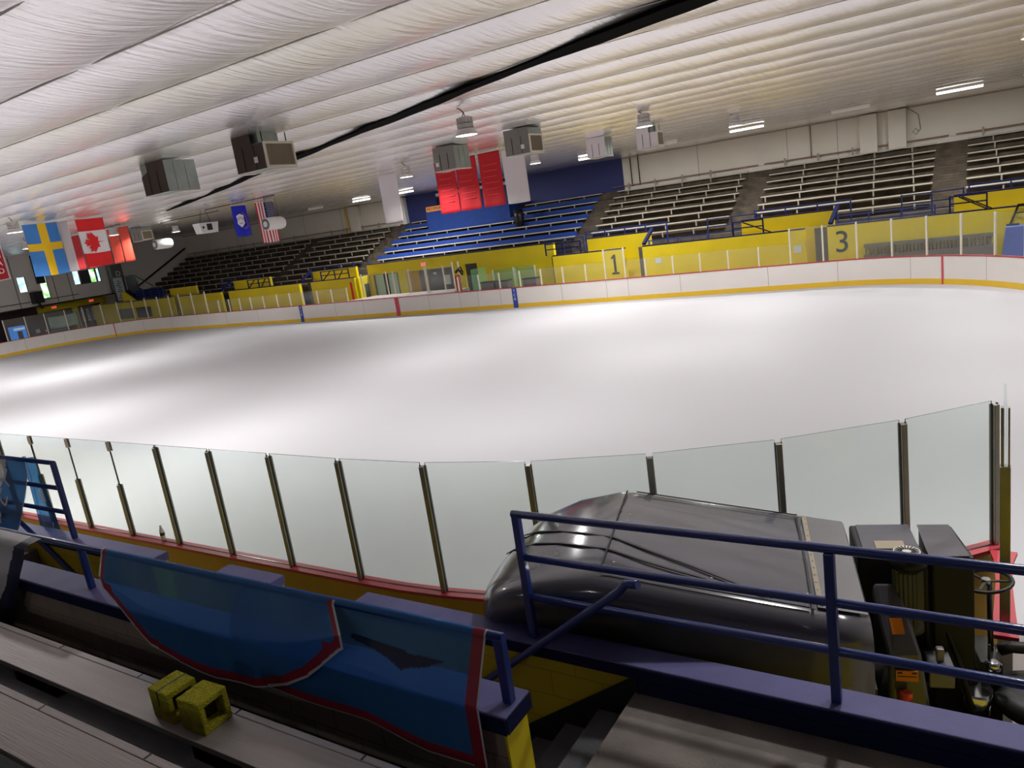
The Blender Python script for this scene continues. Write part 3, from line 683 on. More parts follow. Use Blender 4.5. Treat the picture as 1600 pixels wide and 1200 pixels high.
# upper yellow parapets behind the stair wells
for x0, x1, lb in ((-25.0,-21.7,'small yellow upper parapet beside the leftmost stairs'),(-17.3,-13.4,'upper yellow parapet with dark slanted cap, left of the second stairs'),(-9.2,-5.3,'upper yellow parapet behind stairs just left of penalty wall'),
                   (10.9,14.3,'upper yellow parapet above the wall numbered 1'),(18.7,22.6,'upper yellow parapet left of the gate numbered 3'),(27.0,33.5,'upper yellow parapet at the right edge above the blue bin')):
    fwall(x0, x1, lb, top=2.84, y=16.1, t=.18, zb=-.06, name='upper_parapet')
for x0, x1, z0, z1, lb in ((-17.5,-17.3,2.36,2.92,'dark slanted stair coping, leftmost far stairs'),(-9.36,-9.22,2.36,2.92,'dark slanted stair coping left of the red strip wall'),(14.32,14.48,2.36,2.98,'blue slanted stair coping above the wall numbered 1'),(22.6,22.78,2.36,3.0,'blue slanted stair coping above the number 3')):
    mb = MB(); mb.bar((0,0,0),(x1-x0,.85,z1-z0),.16,.12); o = mb.done('stair_coping','navy',loc=(x0,15.15,z0)); tag(o,lb,'coping')
# dark stair wells (gap fill) as door-like panels
for i, (x0, x1, c) in enumerate(((-23.25,-22.5,'step'),(-17.45,-16.68,'step'),(-9.4,-8.4,'step'),(8.95,9.35,'darkmetal'),(13.8,14.25,'step'),(21.87,22.47,'step'))):
    mb = MB(); mb.box((x0,15.7,-.05),(x1,15.75,2.2)); struct(mb.done(f'door_{7+i}', c if c != 'step' else 'step'))
# far blue guard rails
def guard(x0, x1, y, z, lb, h=.85, bars=(.95,.6,.3), step=1.25, r=.028, diag=None, name='guard_rail', mt='rail'):
    o = empty(name, ((x0+x1)/2, y, z), label=lb, cat='railing'); hw = (x1-x0)/2
    n = max(1, round((x1-x0)/step))
    for i in range(n+1):
        xx = -hw+2*hw*i/n; mb = MB(); mb.bar((xx,0,0),(xx,0,h),2*r); mb.done('post',mt,o)
    for b in bars:
        mb = MB(); mb.bar((-hw,0,h*b),(hw,0,h*b),2*r*.9); mb.done('bar',mt,o)
    if diag:
        for (a, za, b, zb) in diag:
            mb = MB(); mb.bar((a,-.15,za),(b,-.15,zb),.05); mb.done('stair_handrail','darkmetal',o)
    return o
guard(-19.9,-15.5,17.0,2.05,'blue guard rail behind the leftmost slanted parapet of far stands',h=.95)
guard(-14.5,-12.3,15.1,2.3,'dark square-framed rail on wall in front of second upper parapet',h=.55,bars=(.95,.5),diag=[(-.9,0,-.2,.5),(.4,0,.9,.5)],mt='navy')
guard(-10.3,-5.0,17.0,2.05,'blue guard rail behind the parapet left of the penalty wall',h=1.05)
guard(-7.4,-5.0,15.1,2.3,'dark square-framed rail over the red strip wall',h=.55,bars=(.95,.5),diag=[(-.9,0,-.2,.5),(.4,0,.9,.5)],mt='navy')
guard(7.9,10.3,16.9,2.1,'blue guard rail at right end of the blue seats',h=.9)
guard(9.0,11.0,15.1,2.3,'small dark framed rail above the wall numbered 1',h=.6,bars=(.95,.5),diag=[(.3,.55,1.4,-.0)],mt='navy')
guard(10.6,15.0,16.6,2.05,'long low blue rail behind upper parapet above number 1',h=1.16,bars=(.98,.85))
guard(14.6,17.4,15.15,2.1,'low blue rail along the wall between gates 1 and 3',h=.42,bars=(.9,.3))
guard(16.9,19.2,16.9,2.1,'blue guard rail at the foot of the aisle between right sections',h=1.0)
guard(18.6,19.9,15.1,2.3,'dark framed rail with stair handrail left of gate 3',h=.6,bars=(.95,.5),diag=[(-.2,.55,1.0,0)],mt='navy')
guard(19.2,23.2,16.6,2.05,'long low blue rail behind upper parapet left of number 3',h=1.16,bars=(.98,.85))
guard(22.9,26.4,15.15,2.25,'low blue rail along the wall numbered 3',h=.42,bars=(.9,.3))
guard(25.1,27.3,16.9,2.1,'blue guard rail at the foot of the rightmost aisle',h=1.0)
guard(26.9,28.1,15.1,2.3,'dark framed rail with stair handrail at right edge',h=.6,bars=(.95,.5),diag=[(-.3,.55,.6,0),(-.2,.55,.75,0)],mt='navy')
guard(27.5,33.0,16.6,2.05,'long low blue rail behind upper parapet at the right edge',h=1.16,bars=(.98,.85))
# blue steel stairs at far left corner
o = empty('corner_stairs',(-27.5,16.2,2.2),label='dark blue steel stairs with railings beside the D column',cat='stairs')
mb = MB(); mb.prism([(-2.6,.95),(-2.35,.95),(-1.1,.05),(-1.5,.05)],-.6,.6,'y'); mb.done('stringer','navy',o)
for k in range(5):
    mb = MB(); mb.bar((-1.6+.3,-.5,.1+.18*k),(2.3,-.5,.1+.18*k),.04); mb.done('bar','rail',o)
for x in (-1.3,-.3,.7,1.7,2.3):
    mb = MB(); mb.bar((x,-.5,0),(x,-.5,.9),.05); mb.done('post','rail',o)
mb = MB(); mb.box((-1.3,-.45,0),(2.3,-.4,.85)); mb.done('mesh_panel','navy',o)
mb = MB(); mb.bar((-2.5,-.55,.5),(-2.5,-.55,2.05),.05); mb.bar((-2.5,-.55,2.05),(-.85,-.55,2.02),.05); mb.bar((-.85,-.55,2.02),(-.85,-.55,1.0),.05); mb.bar((-.85,-.55,2.02),(1.3,-.55,1.0),.05); mb.done('handrail','darkmetal',o)
mb = MB(); mb.box((-2.45,-.4,.6),(-.9,-.35,2.0)); mb.done('side_screen','darkglass',o)
mb = MB(); mb.prism([(-.9,-2.3),(.75,-2.3),(.75,.02),(-.55,.78),(-.9,.78)],-.07,.07,'y'); o = mb.done('stair_wall','yellow',loc=(-29.5,15.5,2.25)); tag(o,'small yellow triangular wall beside the grey list poster','low wall')
# sloping black edge of left stand against the end wall
mb = MB(); mb.bar((0,0,0),(0,6.9,3.4),.08,.14); o = mb.done('stand_edge_trim','black',loc=(-34.4,17.9,2.45)); struct(o)
# ------------------------------------------------------------------ penalty / scorer area furniture
o = empty('bench_platform',(0.1,13.5,-.06),label='grey topped counter along the boards in front of penalty boxes',cat='counter')
mb = MB(); mb.prism([(-4.0,.03),(3.85,.03),(3.85,1.5),(-3.2,1.5)],0,1.11,'z'); mb.done('counter_body','rubberfloor',o)
def glass_screen(x0, x1, y, z, h, lb, mt='fglass', posts=True, grp=None):
    o = empty('glass_screen',((x0+x1)/2,y,z),label=lb,cat='glass screen',group=grp); hw = (x1-x0)/2
    mb = MB(); mb.box((-hw,-.006,0),(hw,.006,h)); mb.done('pane',mt,o)
    for xx in ((-hw,hw) if posts else ()): mb = MB(); mb.box((xx-.03,-.03,-z-.06 if z < 1 else 0),(xx+.03,.03,h)); mb.done('post','alul',o)
glass_screen(-3.9,-1.9,14.95,1.06,1.35,'tall glass screen in front of the left milky doors of penalty area')
glass_screen(-1.2,-.05,14.75,1.06,1.35,'tall glass screen before the dark scorer window, left pane')
glass_screen(.0,1.2,14.75,1.06,1.35,'tall glass screen before the dark scorer window, middle pane')
glass_screen(1.3,2.5,14.75,1.06,1.35,'tall glass screen before the dark scorer window, right pane')
mb = MB(); mb.box((-.006,-.6,0),(.006,.6,1.5)); o = mb.done('glass_screen','fglass',loc=(2.55,15.3,.95)); tag(o,'glass side screen of the scorer box next to dark door','glass screen')
glass_screen(5.5,6.9,15.2,.7,1.15,'green tinted glass screen right of the dark door','gglass')
glass_screen(7.2,8.5,14.6,.7,1.25,'green tinted glass screen nearest the blue TCR stripe, right','gglass')
mb = MB(); mb.box((-.006,-.7,0),(.006,.7,1.2)); o = mb.done('glass_screen','gglass',loc=(5.05,14.5,.9)); tag(o,'green glass side screen beside the red gate end, penalty area','glass screen')
o = empty('penalty_gate',(4.25,13.75,0),label='half open penalty box gate with red edge and bulky latch, beside dark door',cat='gate')
mb = MB(); mb.box((-.07,-.3,.3),(.07,.5,1.0)); mb.done('gate_panel','redcap',o); mb = MB(); mb.box((-.04,-.28,1.0),(.04,.1,1.9)); mb.done('red_edge','redcap',o)
mb = MB(); mb.tube([(-.15,0,2.05),(0,0,2.18),(.15,0,2.1),(.3,0,1.9)],.07,8); mb.tube([(-.1,.1,2.2),(.15,.1,2.3),(.25,.1,2.0)],.05,8); mb.done('latch','darkmetal',o)
for x in (3.75,4.15): mb = MB(); mb.box((x-4.25-.03,.2,1.0),(x-4.25+.03,.26,2.6)); mb.done('upright','alul',o)
for x, lb in ((6.0,'left grey equipment crate on the ledge near blue TCR stripe'),(6.9,'middle grey equipment crate on ledge near blue TCR stripe'),(8.6,'right grey equipment crate on ledge near blue TCR stripe')):
    o = empty('equipment_crate',(x,13.95,.6),label=lb,cat='crate'); mb = MB(); mb.box((-.4,-.2,0),(.4,.2,.75)); mb.done('crate_body','greyplate',o,bevel=.03)
    mb = MB(); mb.box((-.42,-.22,.75),(.42,.22,.8)); mb.done('lid','darkmetal',o); mb = MB(); mb.box((-.3,-.3,-.66),(.3,.3,-.001)); mb.done('stand','darkmetal',o)
# rack, blue bin at right
o = empty('slatted_rack',(26.2,14.6,0),label='long grey slatted rack behind the far glass below number 3',cat='rack')
mb = MB(); mb.box((-2.3,0,1.3),(2.1,.25,1.42)); mb.box((-2.3,0,.0),(2.1,.2,1.0)); mb.done('rack_frame','greyplate',o)
mb = MB()
for i in range(34): mb.box((-2.25+.127*i,.05,1.0),(-2.19+.127*i,.1,1.3))
mb.done('slats','greyplate',o)
o = empty('blue_bin',(29.0,14.45,0),label='blue plastic bin with a dark A-shaped frame rising behind, right edge',cat='bin')
mb = MB(); mb.hexa([(-.45,-.3,.3),(.45,-.3,.3),(.45,.25,.3),(-.45,.25,.3),(-.32,-.25,1.62),(.32,-.25,1.62),(.32,.25,1.62),(-.32,.25,1.62)]); mb.done('bin_body','bluebin',o,bevel=.03)
mb = MB(); mb.bar((-.2,.3,1.6),(.08,.3,2.35),.07); mb.bar((.5,.3,1.6),(.24,.3,2.35),.07); mb.bar((.04,.3,2.33),(.28,.3,2.33),.07); mb.bar((-.02,.3,2.05),(.34,.3,2.05),.05); mb.box((-.3,.1,1.6),(.1,.3,1.68)); mb.done('frame','darkmetal',o)
for x in (-.35,.35): mb = MB(); mb.tube([(x,-.2,.12),(x,-.1,.12)],.12,12); mb.done('wheel','rubber',o)
mb = MB(); mb.box((-.4,-.25,.0),(.4,.2,.299)); mb.done('base','darkmetal',o)
# ------------------------------------------------------------------ hanging things
def lamp(x, y, drop, lb, pw=1.):
    o = empty('high_bay_lamp',(x,y,CZ-.03),label=lb,cat='ceiling lamp',group='high bay lamps under the ceiling')
    mb = MB(); mb.tube([(-.14,0,.0),(-.08,0,-.02),(0,0,-.1),(.03,0,-drop+.34)],.012,6); mb.tube([(0,0,-.1),(-.06,0,-.2),(-.04,0,-drop+.34)],.01,6); mb.done('hook','darkmetal',o)
    mb = MB(); mb.lathe((0,0,-drop),[(.13,.36),(.15,.34),(.15,.25),(.12,.24),(.12,.23),(.16,.22),(.16,.14)]); 
    for k in range(16):
        t = k*math.pi/8; mb.bar((.1*math.cos(t),.1*math.sin(t),-drop+.24),(.17*math.cos(t),.17*math.sin(t),-drop+.24),.008,.2)
    mb.done('heat_sink','lamphouse',o)
    mb = MB(); mb.lathe((0,0,-drop),[(.14,.14),(.18,.12),(.235,.02),(.24,0),(.225,0),(.17,.11)]); mb.done('reflector','lamphouse',o)
    mb = MB(); mb.lathe((0,0,-drop),[(.222,.012),(.222,.004)]); mb.done('lens','lens',o)
    ld = bpy.data.lights.new('lamp_light','AREA'); ld.shape = 'DISK'; ld.size = .42; ld.energy = LAMP_W*pw; ld.color = (1,.99,.98); ld.spread = R_(150)
    l = bpy.data.objects.new('lamp_light', ld); COL.objects.link(l); l.parent = o; l.location = (0,0,-drop-.012)
    return o
LX2, LY2 = -11.67, .45
LAMPS = [(11.0,-6.75,.36,'unseen high bay lamp added behind the dark galvanised box heater at left'),(19.31,-5.53,.55,'large high bay lamp nearest camera, centre of ceiling, above the red banners'),(20.1,2.1,.42,'high bay lamp right of the red banners, above a pale unit heater'),  # first entry is an added lamp, hidden by the heater, evening the ice
 (20.75,8.84,.42,'high bay lamp hanging above the right strip light of the far wall'),(11.29,2.2,.5,'high bay lamp just right of the left white banner'),
 (12.6,8.9,.42,'small high bay lamp hung below the louvered unit heater, right of the white banner'),(13.65,12.2,.42,'small high bay lamp beside the reddish unit heater by navy wall'),
 (1.49,-6.1,.5,'high bay lamp left of the blue and yellow flag'),(-7.5,2.5,.5,'high bay lamp in front of the orange red banners'),
 (LX2,LY2,.5,'high bay lamp peeking out left behind the blue yellow flag'),(-11.5,8.6,.5,'high bay lamp between the white cylinder and the white box'),(28.95,-1.75,.55,'high bay lamp cut by the right edge, topmost of three'),(29.15,4.0,.5,'high bay lamp cut by the right edge, middle of three'),
 (29.3,9.9,.45,'high bay lamp cut by the right edge, lowest of three')]
for a in LAMPS: lamp(*a, pw={-7.5:.3,-11.5:.5,11.29:.8,11.0:1.5,-11.67:2.2}.get(a[0]) or (((.9 if a[0] < 25 else .75) if a[0] > 5 else 1.6)))
# unseen lamps added out of view to brighten the ice and end wall
for x, y, q in ((30.5,-9.5,1),(27.5,-11.5,.5),(12.0,-12.6,1.7),(2,-12.8,1.4),(-9,-12.6,.9),(-18,-3.5,1.5),(-25,-2,2.0),(-3,-9.5,1.2),(-14,-10.5,.7),(-30,-7,1.8)):
    lamp(x, y, .5, 'added high bay lamp out of view, brightening the rink', q)
for i, (x, y, ln, on, lb) in enumerate(((27.2,17.0,1.6,1,'lit strip light at ceiling, rightmost, above the box ducts'),(23.3,17.0,1.5,0,'unlit strip light between two lit ones, right of centre'),(19.0,17.0,1.5,1,'lit strip light at ceiling above the section right of blue seats'),
        (15.2,17.4,.9,0,'short unlit strip light beside the pale unit heater'),(11.2,17.2,1.5,1,'lit strip light under the reddish unit heater'),(-5.16,17.6,1.4,1,'lit strip light left of the left white banner'),(-9.3,17.6,1.3,0,'unlit strip light farther left of the left white banner'),(-1.6,17.6,1.3,1,'lit strip light behind the striped starry flag'))):
    o = empty('strip_light',(x,y,CZ-.04),label=lb,cat='strip light',group='strip lights along the far ceiling')
    mb = MB(); mb.box((-ln/2,-.09,-.06),(ln/2,.09,0)); mb.done('housing','lamphouse',o); mb = MB(); mb.box((-ln/2+.02,-.08,-.13),(ln/2-.02,.08,-.061)); mb.done('diffuser','tube' if on else 'tubeoff',o)
    if on:
        ld = bpy.data.lights.new('lamp_light','AREA'); ld.shape = 'RECTANGLE'; ld.size = ln; ld.size_y = .15; ld.energy = TUBE_W; l = bpy.data.objects.new('lamp_light', ld); COL.objects.link(l); l.parent = o; l.location = (0,0,-.14)
# unseen strip lights added behind the camera to lift the near stands
for x in (-24, -14, -4, 6, 16, 25):
    o = empty('strip_light',(x,-24.5 if x < 20 else -26,CZ-.04),label='added strip light out of view, brightening the near stands',cat='strip light',group='added strip lights over the near stands')
    mb = MB(); mb.box((-.75,-.09,-.06),(.75,.09,0)); mb.done('housing','lamphouse',o); mb = MB(); mb.box((-.73,-.08,-.13),(.73,.08,-.061)); mb.done('diffuser','tube',o)
    ld = bpy.data.lights.new('lamp_light','AREA'); ld.shape = 'RECTANGLE'; ld.size = 1.5; ld.size_y = .15; ld.energy = TUBE_W*.1; l = bpy.data.objects.new('lamp_light', ld); COL.objects.link(l); l.parent = o; l.location = (0,0,-.14)
def heater(x0, x1, y0, y1, zb, lb, side='louver', front='brown', notch=None, sidem='galv', step=False):
    o = empty('unit_heater',(x1,y0,zb),label=lb,cat='unit heater',group='box unit heaters under the ceiling')
    w_, d, h = x1-x0, y1-y0, .68
    mb = MB()
    if step == 'left': mb.prism([(-w_,0),(0,0),(0,h),(-w_*.72,h),(-w_*.72,h*.72),(-w_,h*.6)],0,.015,'y')
    elif step == 'right': mb.prism([(-w_,0),(0,0),(0,h*.7),(-w_*.38,h*.7),(-w_*.38,h),(-w_,h)],0,.015,'y')
    else: mb.prism([(-w_,0),(0,0),(0,h),(-w_,h)],0,.015,'y')
    mb.done('access_panel',front,o)
    mb = MB(); mb.box((-w_,.016,0),(0,d,h*.97 if step != 'right' else h*.72)); mb.done('casing',sidem,o)
    if step == 'right': mb = MB(); mb.box((-w_*.9,.1,h*.72),(-w_*.25,d*.8,h+.02)); mb.done('duct_neck','galv',o)
    mb = MB()
    for t in (.33,.7): mb.box((-w_*t-.008,-.006,.01),(-w_*t+.008,-.001,h*.68))
    mb.done('seams','darkmetal',o)
    if side == 'louver':
        mb = MB(); t = .045; hh = h*.72
        mb.box((0,0,0),(.03,t,hh)); mb.box((0,d-t,0),(.03,d,hh)); mb.box((0,t,0),(.03,d-t,t)); mb.box((0,t,hh-t),(.03,d-t,hh)); mb.done('louver_frame','lframe',o)
        mb = MB(); n = 16
        for i in range(n):
            yv = t+(d-2*t)*(i+.5)/n; mb.bar((.01,yv-.012,t),(.01,yv-.012,hh-t),.02,.012)
        mb.box((.001,t,t),(.004,d-t,hh-t)); mb.done('louver_slats','louver',o)
    else:
        mb = MB()
        for t in (.32,.68): mb.box((.001,d*t-.01,.02),(.008,d*t+.01,h*.9))
        mb.done('side_ribs',sidem,o)
    if notch: mb = MB(); mb.box((-w_*notch-.05,-.012,.13),(-w_*notch+.05,-.002,.24)); mb.done('rating_label','paper',o)
    mb = MB()
    for xx in (-w_+.08,-.08):
        for yy_ in (.08,d-.08): mb.bar((xx,yy_,h*.6),(xx,yy_,CZ-zb-.03),.015)
    mb.done('hangers','darkmetal',o)
    mb = MB(); mb.tube([(-w_,.0,-.02),(-w_*.5,.02,-.06),(0,.1,-.03),(0,d,-.02)],.015,6); mb.done('gas_pipe','alul',o)
heater(12.36,13.22,-8.3,-7.5,6.25,'dark and galvanised box heater, left of the pair under the ceiling', side='rib', step='left')
heater(15.68,16.55,-8.39,-7.63,6.24,'dark box heater with tan louver, right one of the near pair', step='right', notch=.3)
heater(14.03,14.81,.25,1.04,6.25,'galvanised box heater in front of the red banners', side='rib', front='heatgrey', notch=.85)
heater(16.88,17.67,-.19,.54,6.24,'grey box heater with tan louver before the right white banner', front='heatgrey', notch=.28)
heater(15.8,16.53,7.17,7.82,6.22,'reddish grey box heater in front of the navy wall', side='rib', front='greywhite', notch=.8)
heater(17.93,18.67,6.73,7.33,6.2,'pale box heater with narrow louver right of navy wall', front='greywhite', step='right')
heater(-12.5,-11.5,6.45,7.1,6.2,'small box heater with louver left of the hanging white cylinder', front='heatgrey')
for (x,y0,y1,z,lb) in ((1.0,4.5,5.5,5.79,'white cylindrical fan hanging in front of the striped starry flag'),(-12.0,7.4,8.45,5.87,'white cylindrical fan hanging at left below the box heater')):
    o = empty('cylinder_fan',(x,y0,z),label=lb,cat='fan'); ln = y1-y0
    mb = MB(); mb.lathe((0,0,0),[(.2,.0),(.27,.01),(.28,.05),(.28,ln-.15),(.24,ln-.02),(.2,ln)],24,'y'); mb.done('drum','white',o)
    mb = MB(); mb.lathe((0,-.012,0),[(.24,0),(.24,.01)],24,'y'); mb.done('end_ring','greyplate',o)
    mb = MB(); mb.lathe((0,-.03,0),[(.13,0),(.13,.017)],20,'y'); mb.done('hub','white',o)
    mb = MB()
    for yy_ in (.2,ln-.2):
        mb = MB(); mb.tube([(0,yy_,.27),(0,yy_,CZ-z-.03)],.008,5); mb.done('suspension_wire','darkmetal',o)
o = empty('hanging_box',(-3,4.4,5.85),label='white tapered box with square black hole hung from ceiling, left of blue shield flag',cat='equipment box')
mb = MB(); mb.prism([(-.45,0),(.42,0),(.52,.48),(-.56,.48)],-.25,.25,'x'); mb.done('casing','white',o,bevel=.015)
mb = MB(); mb.box((.251,-.15,.12),(.256,.14,.42)); mb.lathe((.251,-.35,.27),[(.06,0),(.06,.006)],12,'x'); mb.done('openings','black',o)
mb = MB()
for yy_ in (-.3,.3): mb.tube([(0,yy_,.47),(0,yy_*.4,CZ-5.85-.03)],.012,5)
mb.done('suspension_wires','darkmetal',o)
# ------------------------------------------------------------------ flags and banners
def sheetX(name, X, y0, y1, zt, zb, mats, mfn, lb, nu=20, nv=20, amp=.03, cat='flag', group=None, hem=True):
    o = empty(name, (X,(y0+y1)/2,zt), label=lb, cat=cat, group=group); w_ = y1-y0; h = zt-zb; ph = random.random()*6
    mb = MB(); mb.grid(lambda u,v:(amp*math.sin(u*9+ph+v*2)*(.2+v), -w_/2+w_*u, -h*v-.03*math.sin(math.pi*u)*v),nu,nv,mfn); mb.done('cloth',mats,o,solid=.004)
    if hem: mb = MB(); mb.tube([(0,-w_/2-.03,.0),(0,w_/2+.03,.0)],.015,6); mb.tube([(0,-w_/2+.05,0),(0,-w_/2+.05,CZ-zt)],.006,4); mb.tube([(0,w_/2-.05,0),(0,w_/2-.05,CZ-zt)],.006,4); mb.done('pole','alul',o)
    return o
def sheetY(name, Y, x0, x1, zt, zb, mats, mfn, lb, nu=12, nv=16, amp=.02, cat='banner', group=None):
    o = empty(name, ((x0+x1)/2,Y,zt), label=lb, cat=cat, group=group); w_ = x1-x0; h = zt-zb; ph = random.random()*6
    mb = MB(); mb.grid(lambda u,v:(-w_/2+w_*u, amp*math.sin(u*7+ph+v*3)*(.2+v), -h*v-.015*math.sin(math.pi*u)*v),nu,nv,mfn); mb.done('cloth',mats,o,solid=.004)
    mb = MB(); mb.tube([(-w_/2-.03,0,0),(w_/2+.03,0,0)],.014,6); mb.tube([(-w_/2+.05,0,0),(-w_/2+.05,0,CZ-zt)],.006,4); mb.tube([(w_/2-.05,0,0),(w_/2-.05,0,CZ-zt)],.006,4); mb.done('pole','alul',o)
    return o
sheetX('sweden_style_flag' if False else 'cross_flag',-1.45,-4.43,-3.17,6.86,4.96,['swblue','swyellow'],lambda u,v:1 if (.42<u<.66 or .38<v<.52) else 0,'light blue flag with a yellow cross hanging from the ceiling at left',nu=50,nv=50)
sw = None
o = sheetX('maple_leaf_flag',-1.22,-2.6,-1.5,6.87,5.05,['cared','flagwhite'],lambda u,v:1 if .26<v<.72 else 0,'red and white flag with a maple leaf hanging on its side',nu=16,nv=50)
leaf = [(0,-.5),(.03,-.18),(.28,-.22),(.24,-.12),(.5,.08),(.42,.13),(.46,.3),(.3,.27),(.26,.34),(.12,.2),(.16,.45),(.07,.41),(0,.55)]
leaf = leaf+[(-x,y) for x,y in leaf[-2::-1]][:-1]
mb = MB(); pl = [(-(q[1])*.78-.02, q[0]*.78) for q in leaf]   # leaf on its side, tip to the left
mb.prism([(a,b-.92) for a,b in pl],.035,.045,'x'); mb.done('maple_leaf','cared',o)
mb = MB(); mb.prism([(a,b-.92) for a,b in pl],-.045,-.035,'x'); mb.done('maple_leaf','cared',o)
o = sheetX('shield_flag',-.23,3.83,4.62,6.8,5.44,['ctblue'],None,'blue flag with a white shield and scroll hanging left of the striped starry flag',nu=10,nv=14)
sh = [(-.2,.22),(-.1,.26),(0,.3),(.1,.26),(.2,.22),(.17,.05),(.2,-.12),(.1,-.22),(0,-.3),(-.1,-.22),(-.2,-.12),(-.17,.05)]
mb = MB(); mb.prism([(a-.05,b-.68) for a,b in sh],.03,.04,'x'); mb.done('shield','flagwhite',o)
mb = MB()
for a, b in ((-.15,-.56),(-.05,-.50),(.05,-.56)):
    mb.bar((.042,a,b-.12),(.042,a,b+.06),.006,.018)
    mb.bar((.042,a-.035,b),(.042,a+.035,b-.03),.006,.02); mb.bar((.042,a-.03,b-.08),(.042,a+.03,b-.05),.006,.02)
mb.bar((.042,-.14,-.82),(.042,.04,-.78),.006,.03)
mb.done('vines','greyplate',o)
mb = MB(); mb.bar((.04,.05,-1.05),(.04,.3,-.95),.02,.09); mb.bar((.04,.3,-.95),(.04,.25,-.5),.02,.07); mb.bar((.04,.25,-.5),(.04,.08,-.33),.02,.06); mb.done('scroll','purple',o)
def usf(u, v):
    if u > .46 and v < .42: return 2
    return 0 if int(u*13) % 2 == 0 else 1
o = sheetX('striped_starry_flag',-.3,5.22,6.3,6.86,5.02,['usred','flagwhite','usblue'],usf,'red and white striped flag with starry blue corner, hanging vertically',nu=52,nv=50)
mb = MB()
for r in range(9):
    for c in range(6 if r % 2 == 0 else 5):
        yv = -.0+.5*(c+.5+(0 if r % 2 == 0 else .5))/6; zv = -.04-.72*(r+.5)/9
        st = []
        for k in range(10):
            t = math.pi*k/5+math.pi/2; rr = .026 if k % 2 == 0 else .011; st.append((yv+rr*math.cos(t), zv+rr*math.sin(t)))
        mb.prism(st,.045,.049,'x')
mb.done('stars','flagwhite',o)
o = sheetX('lettered_banner',-11,-2.4,-1.0,6.85,5.1,['darkred','greywhite'],lambda u,v:1 if (u>.965 or v>.97) else 0,'dark red banner with white lettering cut by the left edge',nu=30,nv=40,cat='banner')
for i, s in enumerate(('STATES','AREA','1984')[:2]+('CHAMPIONS',)[:0]):
    pass
for i, s in enumerate(('TEAM','AREA','LEAD')): text('lettering',s,.34,face_px(.06,.12,-.62-.36*i),'flagwhite',o)
sheetY('hanging_banner',-3.17,-1.40,-.72,6.83,4.98,['greywhite'],None,'plain greyish white banner between the cross flag and the maple leaf flag')
sheetY('hanging_banner',2.92,-12.3,-11.4,6.84,5.09,['darkred'],None,'dark red banner left behind the maple leaf flag')
sheetY('hanging_banner',3.0,-11.3,-10.4,6.84,5.09,['darkred'],None,'dark red banner mostly hidden by the maple leaf flag')
sheetY('hanging_banner',3.19,-9.2,-8.3,6.83,5.12,['orangered'],None,'orange red banner, left of the two beside the maple leaf flag')
sheetY('hanging_banner',3.23,-8.25,-7.4,6.83,5.11,['orangered'],None,'orange red banner, right of the two beside the maple leaf flag')
for i, (x0, x1, lb) in enumerate(((11.28,12.17,'red hanging banner, leftmost of three, partly behind box heater'),(12.2,13.11,'red hanging banner, middle of three'),(13.23,14.12,'red hanging banner, rightmost of three with curled top edge'))):
    o = sheetY('hanging_banner',3.85,x0,x1,6.86,5.03,['red'],None,lb,group='red championship banners')
    mb = MB()
    for k in range(6): mb.box((-.32+.04*(k%2),-.032,-.45-.2*k),(.32-.05*(k%3),-.03,-.42-.2*k))
    mb.done('faint_lettering','faintred',o)
sheetY('hanging_banner',3.61,14.35,15.23,6.83,5.01,['greywhite'],None,'plain white hanging banner right of the three red ones')
sheetY('hanging_banner',3.77,8.62,9.53,6.84,5.01,['greywhite'],None,'plain white hanging banner alone, left of the three red ones')
# ------------------------------------------------------------------ near stand
CAPZ = 1.8
def near_wall(x0, x1, lb):
    o = empty('low_wall', ((x0+x1)/2,-14.78,0), label=lb, cat='low wall'); h = (x1-x0)/2
    mb = MB(); mb.box((-h+.01,-.09,-.06),(h-.01,.09,CZ*0+CAPZ-.09)); mb.done('block_wall','yblock',o)
    mb = MB(); mb.box((-h,-.105,CAPZ-.09),(h,.105,CAPZ)); mb.done('cap','navycap',o,bevel=.008)
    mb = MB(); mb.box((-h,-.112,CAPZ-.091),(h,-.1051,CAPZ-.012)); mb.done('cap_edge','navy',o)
    return o
wA = near_wall(23.84, 33, 'long low wall with navy cap carrying the blue rail beside the ice resurfacer')
near_wall(22.0, 22.79, 'short yellow pier with navy top between the two stair openings')
wC = near_wall(12, 20.97, 'low wall with navy cap and yellow end behind the banners at left')
# vent in wall A
mb = MB()
for i in range(6): mb.box((25.05-28.42,-.098,1.28-.028*i),(25.32-28.42,-.0905,1.293-.028*i))
mb.done('vent_louvers','yblock',wA)
# black stair band along the wall, stairs, platforms
st = empty('stair_flight',(26.35,-15.4,0),label='dark concrete steps going down between the yellow walls, bottom centre',cat='stairs')
for k in range(8):
    z = 1.6-.19*(k+1); mb = MB(); mb.box((-.28*(k+1),-.47,max(-.05,z-.25)),(-.28*k,.505,z)); mb.done('step','step',st)
mb = MB(); mb.prism([(.0,1.72),(-2.5,.02),(-2.5,-.2),(.0,1.4)],.508,.512,'y'); mb.done('black_stringer','black',st)
mb = MB(); mb.box((26.35,-22,1.35),(36,-14.88,1.6)); struct(mb.done('floor_platform','platform'))
mb = MB(); mb.box((26.36,-14.887,1.601),(33,-14.882,1.70)); struct(mb.done('trim_4','navy'))
st2 = empty('stair_flight',(18.5,-15.4,0),label='concrete steps hidden behind the left banners',cat='stairs')
for k in range(8):
    z = 1.6-.19*(k+1); mb = MB(); mb.box((.28*k,-.47,max(-.05,z-.25)),(.28*(k+1),.51,z)); mb.done('step','step',st2)
mb = MB(); mb.box((10,-15.88,1.35),(18.5,-14.88,1.6)); struct(mb.done('floor_platform_left','platform'))
